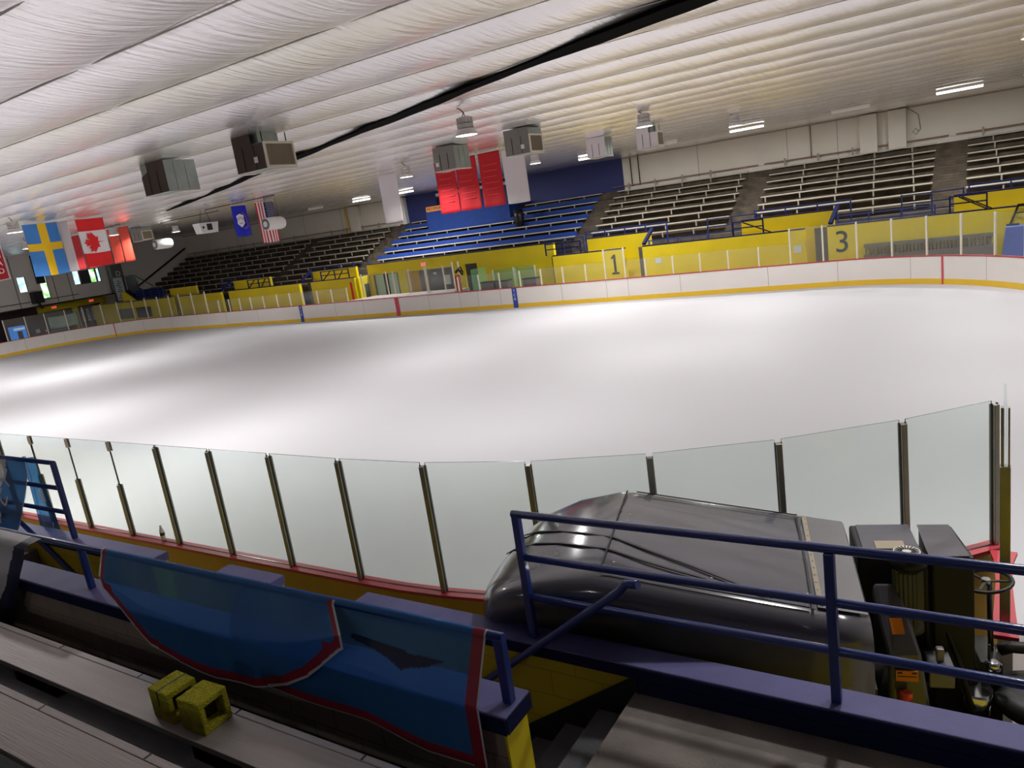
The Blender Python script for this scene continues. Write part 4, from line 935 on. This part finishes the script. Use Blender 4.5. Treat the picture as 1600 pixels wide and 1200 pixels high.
# inner wall
IZ = 2.27
iw = empty('inner_wall',(21.6,-16.0,0),label='brown block wall with navy cap below the large blue banners',cat='low wall')
mb = MB(); mb.box((-9.6,-.1,-.06),(4.6,.1,IZ-.1)); mb.done('block_wall','innerblock',iw)
mb = MB(); mb.box((4.601,-.1,-.06),(4.615,.1,IZ-.1)); mb.done('yellow_end','yellow',iw)
mb = MB(); mb.box((-9.6,-.125,IZ-.1),(4.64,.12,IZ)); mb.done('cap','navycap',iw,bevel=.008)
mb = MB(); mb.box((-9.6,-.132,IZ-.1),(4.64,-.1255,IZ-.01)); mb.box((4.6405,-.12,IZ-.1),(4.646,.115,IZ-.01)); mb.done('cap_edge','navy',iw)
mb = MB(); mb.box((-9.6,-.106,-.06),(4.6,-.1005,IZ-.101)); mb.bm.free()
# rails of the near stand
def pipe(par, pts, r=.024, n='rail_bar', mt='rail'):
    mb = MB(); mb.tube(pts, r, 12); return mb.done(n, mt, par)
ra = empty('guard_rail',(25.57,-14.8,CAPZ),label='long blue pipe guard rail on low wall before the ice resurfacer',cat='railing')
for x in (0,2.0,4.0,6.0): mb = MB(); mb.bar((x,0,0),(x,0,.94 if x == 0 else .92),.055); mb.done('post','rail',ra,bevel=.008)
for z in (.94,.62,.32): pipe(ra, [(0 if z < .9 else -.03,0,z),(7.0,0,z-.012*0)], .026)
pipe(ra, [(.93,-.16,.64),(.84,-.14,.62),(.78,-.12,.55),(-.5,-.12,-.45),(-1.9,-.12,-1.53)], .028, 'stair_handrail')
ri = empty('guard_rail',(26.19,-16.0,IZ),label='low blue pipe rail carrying the big blue banners in front of the camera',cat='railing')
mb = MB(); mb.bar((0,0,0),(0,0,.38),.055); mb.done('post','rail',ri,bevel=.008)
for x in (-2.03,-4.06,-6.09): mb = MB(); mb.bar((x,0,0),(x,0,.37),.05); mb.done('post','rail',ri,bevel=.008)
pipe(ri, [(.03,0,.38),(-9.0,0,.345)], .026)
rl = empty('guard_rail',(19.3,-14.78,CAPZ),label='blue pipe guard rail end at left with banners tied to it',cat='railing')
for x in (0,-2.0,-4.0): mb = MB(); mb.bar((x,0,0),(x,0,.93),.055); mb.done('post','rail',rl,bevel=.008)
for z in (.93,.62,.32): pipe(rl, [(0.02,0,z),(-5.0,0,z)], .026)
pipe(rl, [(-1.3,-.12,.35),(-1.1,-.12,.24),(1.3,-.12,-1.2)], .028, 'stair_handrail')
# near benches (planks in front of camera) and their treads
for j, (y1, z) in enumerate(((-16.5,2.15),(-17.2,2.5),(-17.9,2.85))):
    o = empty('bleacher_bench',(20.5,y1,z),label=['grey aluminium bench plank with the two yellow blocks on it','grey aluminium bench plank in the bottom left corner','aluminium bench plank behind, mostly below the frame'][j],cat='bench',group='near aluminium benches')
    mb = MB(); mb.box((-8.5,-.30,-.04),(5.5,-.045,0)); mb.done('plank','plank',o,bevel=.004)
    mb = MB(); mb.box((-8.5,-.044,-.045),(5.5,0,.002)); mb.done('front_lip','plank',o,bevel=.004)
    mb = MB()
    for k in range(14): mb.box((-7.9+1.0*k+.35*j,-.04,.0021),(-7.9+1.0*k+.35*j+.012,-.004,.004))
    mb.done('rivets','darkmetal',o)
    for x in (-6.5,-4.4,-2.3,-.2,1.9,4.0): mb = MB(); mb.box((x,-.28,-.42),(x+.05,-.02,-.041)); mb.done('support','darkmetal',o)
mb = MB()
for j in range(4): mb.box((11,-16.9-.7*j,0 if j else 0),(26.3,-16.13-.7*j,1.72+.35*j))
struct(mb.done('floor_near_terrace','step'))
mb = MB(); mb.box((26.35,-30,1.6),(36,-19.5,3.0)); mb.box((-34,-30,0),(11,-17,2.6)); mb.box((11,-30,0),(26.3,-19.1,3.1)); struct(mb.done('floor_near_stand','step'))
# cinder blocks on the bench
def cinder(x, y, z, rz, lb, split=False, L_=.20):
    o = empty('cinder_block',(x,y,z),rz,label=lb,cat='concrete block')
    mb = MB(); a = .095; h = .195; t = .035; d = L_
    # block body as a frame around a hole running along local x
    def fr(x0, x1, top='y'):
        mb.mi = 0
        mb.box((x0,-a,h-t),(x1,a,h)); mb.box((x0,-a,0),(x1,a,t)); mb.box((x0,-a,t),(x1,-a+t,h-t)); mb.box((x0,a-t,t),(x1,a,h-t))
    fr(-d/2, d/2); mb.done('block_shell','blockyel',o,bevel=.006)
    mb = MB(); mb.box((-.02,-a+t,t),(.02,a-t,h-t)); mb.done('web','blockgrey',o)
    return o
CB = 2.1525
cinder(24.51,-16.655,CB,R_(2),'yellow cinder block with a square hole, the right one on the bench')
o = cinder(24.235,-16.66,CB,R_(-3),'yellow cinder block with a groove across its top, left one on bench')
mb = MB(); mb.box((-.006,-.096,.1),(.006,.096,.1965)); mb.done('groove','black',o)
# bottle on the boards
o = empty('water_bottle',(18.62,-13.39,BH+.004),label='small clear plastic bottle standing on the red cap of near boards',cat='bottle')
mb = MB(); mb.lathe((0,0,0),[(.03,0),(.033,.02),(.033,.13),(.028,.15),(.014,.19),(.013,.2)],14); mb.done('bottle_body','flagwhite',o)
mb = MB(); mb.lathe((0,0,.07),[(.0335,0),(.0335,.045)],14); mb.done('label_band','print',o)
mb = MB(); mb.lathe((0,0,.2),[(.015,0),(.015,.018)],12); mb.done('cap','white',o)
# ------------------------------------------------------------------ draped banners near the camera
def drape(name, par_loc, outline_fn, nu, nv, mats, mfn, lb, x0, x1):
    pass
YB = -16.04
def sd(x): return 0
# left blue banner: hangs from the rail x 22.49..25.04, rounded lower edge
def poly_bottom(x, pts):
    for (a, za), (b, zb) in zip(pts, pts[1:]):
        if a <= x <= b: return za+(zb-za)*(x-a)/(b-a)
    return pts[-1][1]
botL = [(22.5,2.45),(22.69,2.31),(22.85,2.18),(22.98,2.07),(23.3,1.995),(23.7,1.97),(24.11,2.0),(24.45,2.1),(24.65,2.2),(24.79,2.3),(24.92,2.4),(25.0,2.46),(25.05,2.49)]
bn = empty('rink_banner',(23.7,-16.0,2.6),label='blue mesh banner with curved red and white edge hanging on the rail',cat='banner')
def dl(u, v):
    x = 22.5+(25.04-22.5)*u; zt = 2.642; zb = poly_bottom(x, botL)
    if v < .12:
        t = v/.12*math.pi*.5; return (x-23.7, -.034*math.sin(t), zt+.034*math.cos(t)-2.6)
    k = (v-.12)/.88; z = zt-(zt-zb)*k
    return (x-23.7+.18*min(1,k*2.2), -.034-.145*min(1,k*2.2)+.006*math.sin(x*9)*k, z-2.6)
def mfl(u, v):
    x = 22.5+2.54*u; zb = poly_bottom(x, botL); z = 2.63-(2.63-zb)*max(0,(v-.12)/.88)
    slope = abs(poly_bottom(min(25.04,x+.03), botL)-poly_bottom(max(22.5,x-.03), botL))/.06
    d = (z-zb)/math.sqrt(1+slope*slope)
    dx = min(x-22.5, 25.04-x)
    if d < .016 or dx < .012: return 2
    if d < .07 or dx < .05: return 1
    if (25.04-x < .17 or x-22.5 < .14) and abs(z-2.47) < .025: return 1
    return 0
mb = MB(); mb.grid(dl, 130, 60, mfl); mb.done('cloth',['bblue','bred','bwht'],bn)
bn = empty('rink_banner',(25.4,-16.0,2.6),label='blue mesh banner with a long tear and red right border, nearest on the rail',cat='banner')
def dr(u, v):
    x = 24.1+(26.13-24.1)*u; zt = 2.648; zb = 2.0-.02*u
    if v < .08:
        t = v/.08*math.pi*.5; rr = .033 if x > 25.05 else .029; return (x-25.4, -rr*math.sin(t), zt+rr*math.cos(t)-2.6)
    k = (v-.08)/.92; z = zt-(zt-zb)*k
    bk = .034*max(0, min(1, (25.75-x)/.5))
    return (x-25.4, -.033+bk-.145*min(1,k*2.2)-.02*k*(1-bk/.034)+.006*math.sin(x*7+1)*k, z-2.6)
tear = [(25.16,2.49,.0),(25.22,2.48,.03),(25.36,2.475,.035),(25.5,2.465,.06),(25.6,2.45,.095),(25.64,2.455,.06),(25.76,2.475,.05),(25.9,2.5,.0)]
def mfr(u, v):
    x = 24.1+2.03*u; k = max(0,(v-.08)/.92); z = 2.635-(2.635-1.99)*k
    if x > 26.118: return 2
    if x > 26.05: return 1
    if k > .97: return 1 if k < .985 else 2
    if k > .9: return 1
    for (a, za, ha), (b, zb, hb) in zip(tear, tear[1:]):
        if a <= x <= b:
            t = (x-a)/(b-a); zc = za+(zb-za)*t; hh = ha+(hb-ha)*t
            if abs(z-zc) < hh*.5: return 3
            if abs(z-zc) < hh*.5+.006: return 4
    return 0
mb = MB(); mb.grid(dr, 170, 90, mfr); mb.done('cloth',['bblue','bred','bwht','bnavy','bmid'],bn)
# lettered banners at the left edge
bn = empty('club_banner',(18.6,-14.85,2.4),label='white and blue banner lettered LUB on the rail at left edge',cat='banner')
topz = CAPZ+.96
edge1 = [(0,18.90),(.12,18.92),(.3,18.80),(.45,18.66),(.6,18.45),(.75,18.15),(.88,17.8),(1,17.45)]   # right edge x by depth
div1 = [(0,18.42),(.15,18.35),(.35,18.0),(.55,17.65),(.8,17.2),(1,16.8)]
def ip(t, l):
    for (a, za), (b, zb_) in zip(l, l[1:]):
        if a <= t <= b: return za+(zb_-za)*(t-a)/(b-a)
    return l[-1][1]
def lb_(u, v):
    xr = ip(v, edge1); x = 15.6+(xr-15.6)*u
    return (x-18.6, -.032-.09*min(1,v*2.5)+.012*math.sin(u*16)*v, topz-1.4*v-2.4)
def mlb(u, v):
    xr = ip(v, edge1); x = 15.6+(xr-15.6)*u
    if xr-x < .012: return 0
    return 1 if x > ip(v, div1) else 0
mb = MB(); mb.grid(lb_, 150, 50, mlb); mb.done('cloth',['bwht','bmid'],bn)
for ch, x, z, s_ in (('L',18.58,2.58,.3),('U',18.32,2.3,.3),('B',18.02,2.04,.3)):
    text('lettering',ch,s_,face_my(x-18.6,-.142,z-2.4,rot=-.75),'flagwhite',bn)
bn = empty('club_banner',(18.35,-14.66,2.5),label='blue banner with white marks hanging behind the rail end at left',cat='banner')
mb = MB(); mb.grid(lambda u,v:(-.1+.28*u+(.0 if u > .5 else -.26*v)+.05*v, .02+.05*v+.02*math.sin(u*9), .2-1.18*v),24,30,lambda u,v: 1 if (v > .72 and abs(math.sin(u*9+v*5)) < .16) or (.38 < v < .5 and .55 < u < .7) else 0); mb.done('cloth',['bblue','bwht'],bn)
bn = empty('club_banner',(21.1,-16.1,2.5),label='white and navy banner draped over the rail at the lower left',cat='banner')
edge2 = [(0,21.58),(.15,21.52),(.4,21.33),(.7,21.05),(1,20.68)]
div2 = [(0,21.42),(.3,21.2),(.5,21.02),(.75,20.7),(1,20.3)]
def lw(u, v):
    xr = ip(v, edge2); x = 19.5+(xr-19.5)*u
    if v < .05: return (x-21.1, .07, .155-.01*v) if v < .01 else (x-21.1, -.02+.03*(1-v/.05), .145)
    return (x-21.1, -.06-.03*min(1,v*3)+.012*math.sin(u*25)*v, .13-.95*(v-.05))
mb = MB(); mb.grid(lw, 100, 40, lambda u,v: 1 if 19.5+(ip(v,edge2)-19.5)*u > ip(v,div2) else 0); mb.done('cloth',['bwht','bnavy'],bn)
text('lettering','US',.26,face_my(20.72-21.1,-.115,2.25-2.5,rot=-1.0),'print',bn)
# ------------------------------------------------------------------ ice resurfacer
Z = empty('ice_resurfacer',(27.0,-12.86,-.06),R_(15),label='black ice resurfacing machine parked outside the near glass beside the gate',cat='ice resurfacer')
def zb(mb, n, m, **k): return mb.done(n, m, Z, **k)
def ztop(u): 
    pts = [(-2.47,1.80),(-2.42,1.95),(-2.3,2.05),(-2.12,2.14),(-1.85,2.22),(-1.5,2.27),(-1.37,2.26),(0,2.02),(.4,1.94)]
    for (a, za), (b, zb_) in zip(pts, pts[1:]):
        if a <= u <= b: return za+(zb_-za)*(u-a)/(b-a)
    return pts[-1][1] if u > 0 else pts[0][1]
def vr(u):
    pts = [(-2.47,.72,1.08),(-2.42,.45,1.24),(-2.3,.16,1.37),(-2.12,.0,1.46),(-1.85,-.09,1.52),(-1.5,-.12,1.56),(0,-.1,1.58),(.4,-.08,1.56)]
    for p, q in zip(pts, pts[1:]):
        if p[0] <= u <= q[0]:
            t = (u-p[0])/(q[0]-p[0]); return p[1]+(q[1]-p[1])*t, p[2]+(q[2]-p[2])*t
    return pts[-1][1:]
us = [-2.47,-2.42,-2.36,-2.3,-2.2,-2.12,-2.0,-1.85,-1.7,-1.5,-1.37,-1.0,-.6,-.2,0,.25]
def hood_ring(u):
    a, b = vr(u); zt = ztop(u); r = min(.16,(b-a)*.3); sh = .13
    rg = []
    rg.append((a+.03, zt-.75)); rg.append((a, zt-sh-.05))
    for k in range(5): t = k/4*math.pi/2; rg.append((a+r*(1-math.cos(t)), zt-sh+sh*math.sin(t)))
    n = 6
    for k in range(1, n): rg.append((a+r+(b-a-2*r)*k/n, zt+.012*math.sin(math.pi*k/n)))
    for k in range(5): t = math.pi/2*(1-k/4); rg.append((b-r*(1-math.cos(t)), zt-sh+sh*math.sin(t)))
    lo = min(b, 1.32)-.02 if u < -1.2 else b-.04
    rg.append((b-.005, zt-sh-.06)); rg.append((min(b-.03,lo+.05), zt-.26)); rg.append((lo-.02, zt-.75))
    return rg
mb = MB(); rings = []
for u in us: rings.append([mb.bm.verts.new((u+.06, -v, z+.06)) for v, z in hood_ring(u)])
for A, B in zip(rings, rings[1:]):
    for k in range(len(A)-1):
        f = mb.face([A[k],A[k+1],B[k+1],B[k]]); f.smooth = True
mb.face(rings[0][::-1]); mb.face(rings[-1])
zb(mb,'snow_tank_hood','blackgloss')
def on_hood(u, v, lift=.006): return Vector((u+.06, -v, ztop(u)+.06+lift+.012))
def seam(pts, w_=.012, n='hood_seam', m='black'):
    mb = MB()
    for (a, b) in zip(pts, pts[1:]): mb.bar(on_hood(*a), on_hood(*b), w_, .008)
    return zb(mb, n, m)
seam([(-1.44,.02),(-1.44,.5),(-1.43,1.0),(-1.43,1.42)])
seam([(-1.42,1.44),(-.9,1.45),(-.5,1.455),(-.1,1.46)])
seam([(-1.36,.03),(-.7,.05),(-.1,.06)],.006)
seam([(-2.36,.38),(-2.28,.45),(-2.12,.55),(-1.9,.68),(-1.66,.81),(-1.42,.92),(-1.17,1.04),(-.85,1.17),(-.5,1.33),(-.32,1.42)],.016,'hood_crease')
seam([(-2.4,.6),(-2.28,.7),(-2.06,.8),(-1.83,.93),(-1.64,1.03),(-1.43,1.11),(-1.14,1.22),(-.99,1.26),(-.73,1.32)],.016,'hood_crease')
seam([(-.1,.05),(-.09,.5),(-.08,1.0),(-.08,1.48)],.016)
mb = MB(); mb.poly([on_hood(-.06,.06,.003),on_hood(.24,.05,.003),on_hood(.24,1.42,.003),on_hood(-.05,1.44,.003)]); zb(mb,'rear_grey_plate','greyplate',solid=.003)
mb = MB(); mb.bar(on_hood(-.04,.08,.006),on_hood(-.03,1.42,.006),.03,.003); zb(mb,'rivet_strip','louver')
mb = MB()
for k in range(12): p = on_hood(-.035,.12+.1*k,.008); mb.box((p.x-.005,p.y-.005,p.z),(p.x+.005,p.y+.005,p.z+.004))
for p_ in ((-1.35,.1),(-1.35,.5),(-1.35,.62),(-1.35,1.3),(-.7,1.3),(-.1,.1),(-.1,1.3),(-.7,.1)): p = on_hood(*p_,.008); mb.box((p.x-.007,p.y-.007,p.z),(p.x+.007,p.y+.007,p.z+.004))
zb(mb,'rivets','chrome')
# chassis below
mb = MB(); mb.hexa([(-2.25,-1.2,.3),(.3,-1.3,.3),(.3,-.0,.3),(-2.25,-.1,.3),(-2.2,-1.25,1.6),(.34,-1.4,1.5),(.34,.03,1.5),(-2.2,-.05,1.6)]); zb(mb,'chassis','blackbody')
for (u, v) in ((-1.5,1.0),(1.0,1.1),(-1.5,.1),(.8,.25)):
    mb = MB(); mb.lathe((u,-v-.1,.42),[(.2,0),(.38,.02),(.42,.07),(.42,.17),(.38,.22),(.2,.24)],24,'y'); zb(mb,'wheel','rubber')
# rear boxes
def wedge(n, pts, zt, zb_, m, slope=0):
    mb = MB(); mb.hexa([(u,-v,zb_) for u,v in pts]+[(u,-v,zt+.06) for i,(u,v) in enumerate(pts)]); return zb(mb,n,m,bevel=.02)
wedge('engine_cover',[(.36,-.08),(.78,-.07),(.82,.5),(.36,.42)],1.9,1.0,'mattblack')
mb = MB(); mb.box((.41,-.40,1.961),(.79,.06,1.968)); zb(mb,'engine_cover_top','blackgloss')
mb = MB(); mb.box((.5,-.37,1.969),(.7,-.24,1.975)); zb(mb,'engine_cover_hatch','louver')
wedge('hydraulic_tank',[(.86,-.06),(1.09,-.06),(1.12,.48),(.84,.49)],1.9,.4,'mattblack')
mb = MB(); mb.hexa([(.85,.055,1.961),(1.07,.055,1.961),(1.09,-.47,1.961),(.83,-.48,1.961),(.85,.055,1.967),(1.07,.055,1.967),(1.09,-.47,1.967),(.83,-.48,1.967)]); zb(mb,'hydraulic_tank_lid','blackgloss')
# near control housing
mb = MB(); mb.hexa([(.46,-.92,.7),(.78,-.9,.7),(.76,-.5,.7),(.43,-.5,.7),(.49,-.9,1.42),(.70,-.88,1.42),(.60,-.62,1.84),(.42,-.62,1.84)]); zb(mb,'control_housing','blackgloss',bevel=.03)
mb = MB(); mb.box((.52,-.925,1.24),(.66,-.915,1.32)); zb(mb,'orange_label','orange')
mb = MB(); mb.box((.53,-.928,1.275),(.65,-.9255,1.281)); mb.box((.53,-.928,1.30),(.56,-.9255,1.312)); mb.box((.62,-.928,1.30),(.65,-.9255,1.312)); zb(mb,'label_print','print')
mb = MB(); mb.hexa([(.52,-.83,1.545),(.60,-.825,1.545),(.59,-.77,1.64),(.51,-.775,1.64),(.52,-.84,1.552),(.60,-.835,1.552),(.59,-.78,1.647),(.51,-.785,1.647)]); zb(mb,'warning_label','orange')
# motor
mx_, my_, mz_ = .665, -.60, 1.455
mb = MB(); mb.lathe((mx_,my_,mz_),[(.1,0),(.1,.06),(.085,.07),(.085,.50),(.1,.51)],20)
for k in range(20):
    t = 2*math.pi*k/20; mb.bar((mx_+.092*math.cos(t),my_+.092*math.sin(t),mz_+.09),(mx_+.092*math.cos(t),my_+.092*math.sin(t),mz_+.48),.02,.008)
zb(mb,'motor_body','motor')
mb = MB(); mb.lathe((mx_,my_,mz_+.51),[(.122,0),(.127,.03),(.118,.07),(.092,.1)],24); zb(mb,'motor_cowl','darkmetal')
mb = MB(); mb.lathe((mx_,my_,mz_+.611),[(.088,0),(.088,.004)],24); zb(mb,'fan_grille','lframe')
mb = MB()
for k in range(20):
    t = 2*math.pi*k/20; mb.bar((mx_+.03*math.cos(t),my_+.03*math.sin(t),mz_+.617),(mx_+.08*math.cos(t),my_+.08*math.sin(t),mz_+.617),.009,.003)
zb(mb,'grille_slots','black')
mb = MB(); mb.lathe((.78,-.62,1.12),[(.14,0),(.16,.05),(.12,.13),(.05,.17)],20); zb(mb,'pump_dome','blackbody')
mb = MB(); mb.tube([(.82,-.3,1.9),(.9,-.42,1.5),(1.0,-.55,1.15),(1.05,-.7,.8)],.02,8); zb(mb,'hose','rubber')
mb = MB(); mb.box((.74,-.86,1.15),(.9,-.66,1.32)); mb.box((.8,-.8,1.32),(.85,-.75,1.42)); zb(mb,'valve_block','greyplate',bevel=.01)
mb = MB(); mb.box((1.16,-.45,.3),(1.3,-.1,1.1)); mb.tube([(1.26,-.32,1.0),(1.3,-.12,1.58)],.02,8); zb(mb,'steering_column','blackbody')
mb = MB(); cen = Vector((1.28,-.12,1.58)); ring = []
for k in range(25): t = 2*math.pi*k/24; ring.append(cen+Vector((.17*math.cos(t),.17*math.sin(t),.02*math.cos(t))))
mb.tube(ring,.014,8,False); 
for t in (0,2.1,4.2): mb.bar(cen, cen+Vector((.16*math.cos(t),.16*math.sin(t),0)),.02,.01)
zb(mb,'steering_wheel','rubber')
mb = MB(); mb.lathe(tuple(cen-Vector((0,0,.01))),[(.035,0),(.03,.03)],12); zb(mb,'wheel_hub','chrome')
mb = MB(); mb.lathe((1.22,-.52,1.1),[(.05,0),(.055,.04),(.03,.06)],12); zb(mb,'filler_cap','chrome')
mb = MB(); mb.lathe((1.1,-.55,.75),[(.09,0),(.11,.2)],16); zb(mb,'filter_can','chrome')
mb = MB(); mb.tube([(1.02,-.35,1.25),(1.12,-.4,1.12),(1.14,-.42,.98)],.012,6); mb.tube([(1.2,-.5,1.1),(1.2,-.5,1.28)],.01,6); zb(mb,'levers','darkmetal')
mb = MB(); mb.box((.3,-1.25,.3),(1.15,-.0,.62)); mb.box((1.15,-1.25,.3),(1.9,-.5,.62)); zb(mb,'driver_deck','mattblack')
mb = MB()
mb.lathe((1.5,-.5,.85),[(.15,-.1),(.25,-.08),(.28,-.02),(.27,.05),(.18,.07),(.05,.06)],24); zb(mb,'driver_seat','rubber')
mb = MB(); mb.lathe((1.5,-.5,.62),[(.06,0),(.06,.14)],12); zb(mb,'seat_post','darkmetal')
mb = MB(); mb.grid(lambda u,v:(1.80+.05*math.cos(u*3-1.5),-.8+.6*u,.85+.42*v),10,6); zb(mb,'seat_backrest','rubber',solid=.05)
mb = MB(); mb.tube([(1.34,-.22,1.06),(1.42,-.24,1.1),(1.78,-.28,1.1)],.045,10); zb(mb,'armrest','rubber')
mb = MB(); mb.tube([(.57,-.96,.3),(.57,-.96,1.12)],.03,10); mb2 = zb(mb,'pipe_stub','ply')
mb = MB(); mb.lathe((.57,-.96,1.121),[(.035,0),(.045,.02),(.045,.05),(.02,.06)],12); zb(mb,'red_knob','knob')
# white tool end seen at right edge beyond the gate
o = empty('ice_edger',(28.62,-12.15,-.06),label='white and wooden tool end standing by the gate at the right edge',cat='tool')
mb = MB(); mb.tube([(0,0,0),(-.02,.1,1.0)],.018,8); mb.done('handle','wood',o); mb = MB(); mb.lathe((-.02,.1,1.0),[(.05,0),(.07,.05),(.06,.15),(.02,.18)],12); mb.done('head','white',o)

# ------------------------------------------------------------------ sub-parts: pieces that belong to a part
SUB = {'fan_grille':'motor_cowl','grille_slots':'motor_cowl','rivet_strip':'rear_grey_plate','hood_seam':'snow_tank_hood','hood_crease':'snow_tank_hood',
       'orange_label':'control_housing','warning_label':'control_housing','label_print':'control_housing','engine_cover_hatch':'engine_cover','engine_cover_top':'engine_cover',
       'hydraulic_tank_lid':'hydraulic_tank','wheel_hub':'steering_wheel','red_knob':'pipe_stub','louver_slats':'louver_frame','lens':'reflector','rating_label':'access_panel',
       'stars':'cloth','maple_leaf':'cloth','shield':'cloth','vines':'cloth','scroll':'cloth','rivets':'plank','cap_edge':'cap','poster_print':'list_poster','cap_groove':'cap_rail','panel_seam':'white_facing'}
for o in list(bpy.data.objects):
    if o.parent is None or o.type != 'MESH': continue
    base = o.name.split('.')[0]
    if base in SUB:
        for sib in o.parent.children:
            if sib.name.split('.')[0] == SUB[base] and sib is not o:
                o.parent = sib; break
